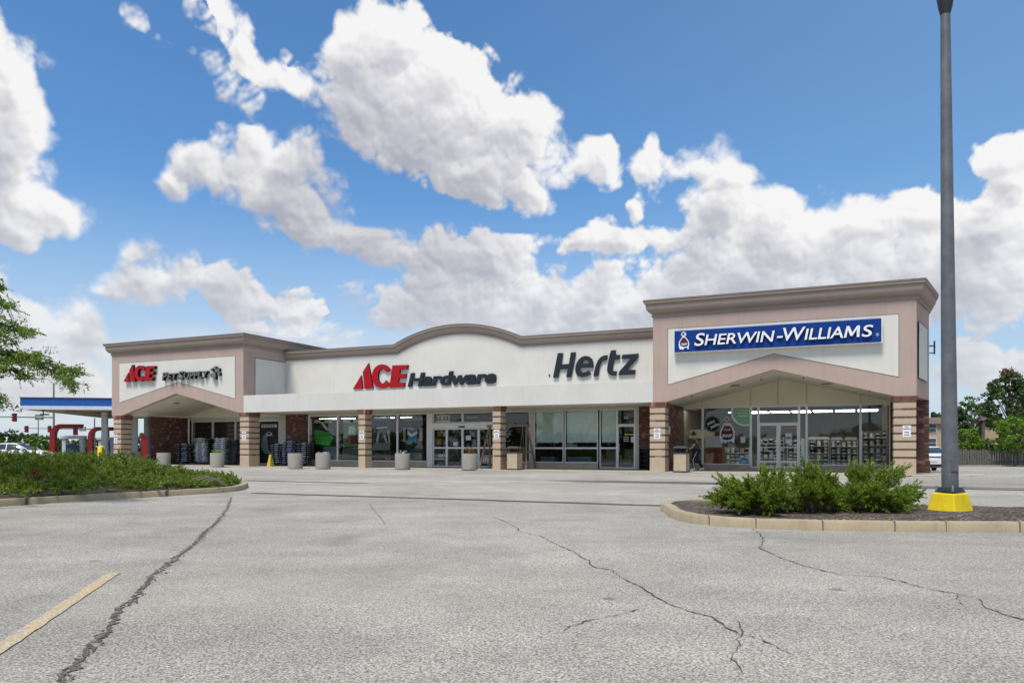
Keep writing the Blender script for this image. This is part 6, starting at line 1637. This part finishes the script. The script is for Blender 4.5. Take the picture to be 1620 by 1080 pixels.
# picket fence
FY = 66.0; xa, xb = at(1490, 709, FY).x, at(1690, 709, FY).x
zf = gz(xa+4, FY)
ft = empty('picket_fence', 'long weathered grey wooden picket fence along the back of the lot', 'fence', ((xa+xb)/2, FY, zf)); hw_ = (xb-xa)/2
b = MB(); x = -hw_
while x < hw_:
    w_ = random.uniform(.13, .17); h_ = 1.47 + random.uniform(-.06, .05); b.prism_xz([(x,.06),(x+w_,.06),(x+w_,h_-.05),(x+w_/2,h_),(x,h_-.05)], random.uniform(-.015,.0), .02); x += w_ + random.uniform(.035, .075)
b.build('pickets', M['greywood'], ft)
b = MB(); 
for z in (.35, 1.15): b.box(-hw_, hw_, .021, .07, z, z+.1)
b.build('rails', M['greywood'], ft)
for k in range(6):
    x = -hw_ + k*2*hw_/5; b = MB(); b.box(x-.05, x+.05, .071, .17, 0, 1.35); b.build('post', M['greywood'], ft)
b = MB(); b.box(xa-2, xb+8, FY-1.1, FY-.85, zf-.3, zf+.12); tag(b.build('kerb', M['kerb']), kind='structure')
b = MB(); b.add([(xa-14, FY-.84, zf+.03), (xb+30, FY-.84, zf+.03), (xb+30, FY+45, zf+.03), (xa-14, FY+45, zf+.03)], [(0,1,2,3)]); tag(b.build('verge', M['grass']), kind='structure')
# tan flats beyond
def flats(px0, px1, ytop, Y, label, wins):
    x0, x1 = at(px0, 709, Y).x, at(px1, 709, Y).x; zb = -.5; H_ = CAMH + (HOR-ytop)/F*Y - zb; w_ = (x1-x0)/2
    t = empty('apartment_block', label, 'building', ((x0+x1)/2, Y, zb), (0, 0, -math.atan2((x0+x1)/2, Y)*.85)); k = Y/F
    b = MB(); b.box(-w_, w_, 0, 12, 0, H_-.7); b.build('wall', M['apt'], t)
    b = MB(); b.hexa([(-w_-.35,-.35,H_-.7),(w_+.35,-.35,H_-.7),(w_+.35,12.35,H_-.7),(-w_-.35,12.35,H_-.7)],[(-w_-.1,-.1,H_),(w_+.1,-.1,H_),(w_+.1,12.1,H_),(-w_-.1,12.1,H_)]); b.build('roof', M['apt_roof'], t)
    for (wx, wy) in wins:
        x = (wx-CX)*k - (x0+x1)/2; z = CAMH + (HOR-wy)*k - zb
        b = MB(); b.box(x-.42, x+.42, -.06, .02, z-.5, z+.5); wf = b.build('window', M['offwhite'], t); b = MB(); b.box(x-.36, x+.36, -.075, -.061, z-.44, z-.03).box(x-.36, x+.36, -.075, -.061, z+.03, z+.44); b.build('pane', M['apt_win'], wf)
flats(1440, 1502, 660, 80, 'tan two-storey flats with brown roof band, left of the lamp post', [(1474,677),(1474,700),(1462,677),(1462,700)])
flats(1560, 1578, 655, 90, 'narrow tan building showing between the trees beyond the fence', [])
# far woods
def wood(name, label, pts, n, size, seed):
    r2 = np.random.default_rng(seed); C_ = []; Rr = []
    for i in range(n):
        k = r2.uniform(0, len(pts)-1.001); j = int(k); a, c = np.array(pts[j]), np.array(pts[j+1]); p = a + (c-a)*(k-j); h_ = p[2]*(.72+.3*math.sin(k*5.1)*math.sin(k*2.3)+r2.uniform(-.12,.2))
        for m_ in range(3): C_.append([p[0]+r2.normal(0,2.0), p[1]+r2.normal(0,2.0), h_*r2.uniform(.12,.92)]); Rr.append(h_*r2.uniform(.16,.3))
    v, f = leaves(np.array(C_), np.array(Rr), 26, size); o = raw_mesh(name, v, f, M['leaf_dark']); tag(o, label, kind='stuff'); return o
wood('far_wood', 'low far wood along the left horizon', [(-230,235,7.5),(-120,250,7.5),(-40,260,7),(20,260,6)], 260, .55, 5)
wood('far_wood', 'far wood beyond the fence on the right', [(40,150,7),(80,140,8.5),(130,130,9)], 160, .5, 6)
wood('far_wood', 'wood across the road behind the viewer', [(-150,60,9),(-140,10,8),(-110,-40,7),(-70,-75,6.5),(-30,-95,6),(30,-100,7),(80,-90,8)], 420, .45, 8)
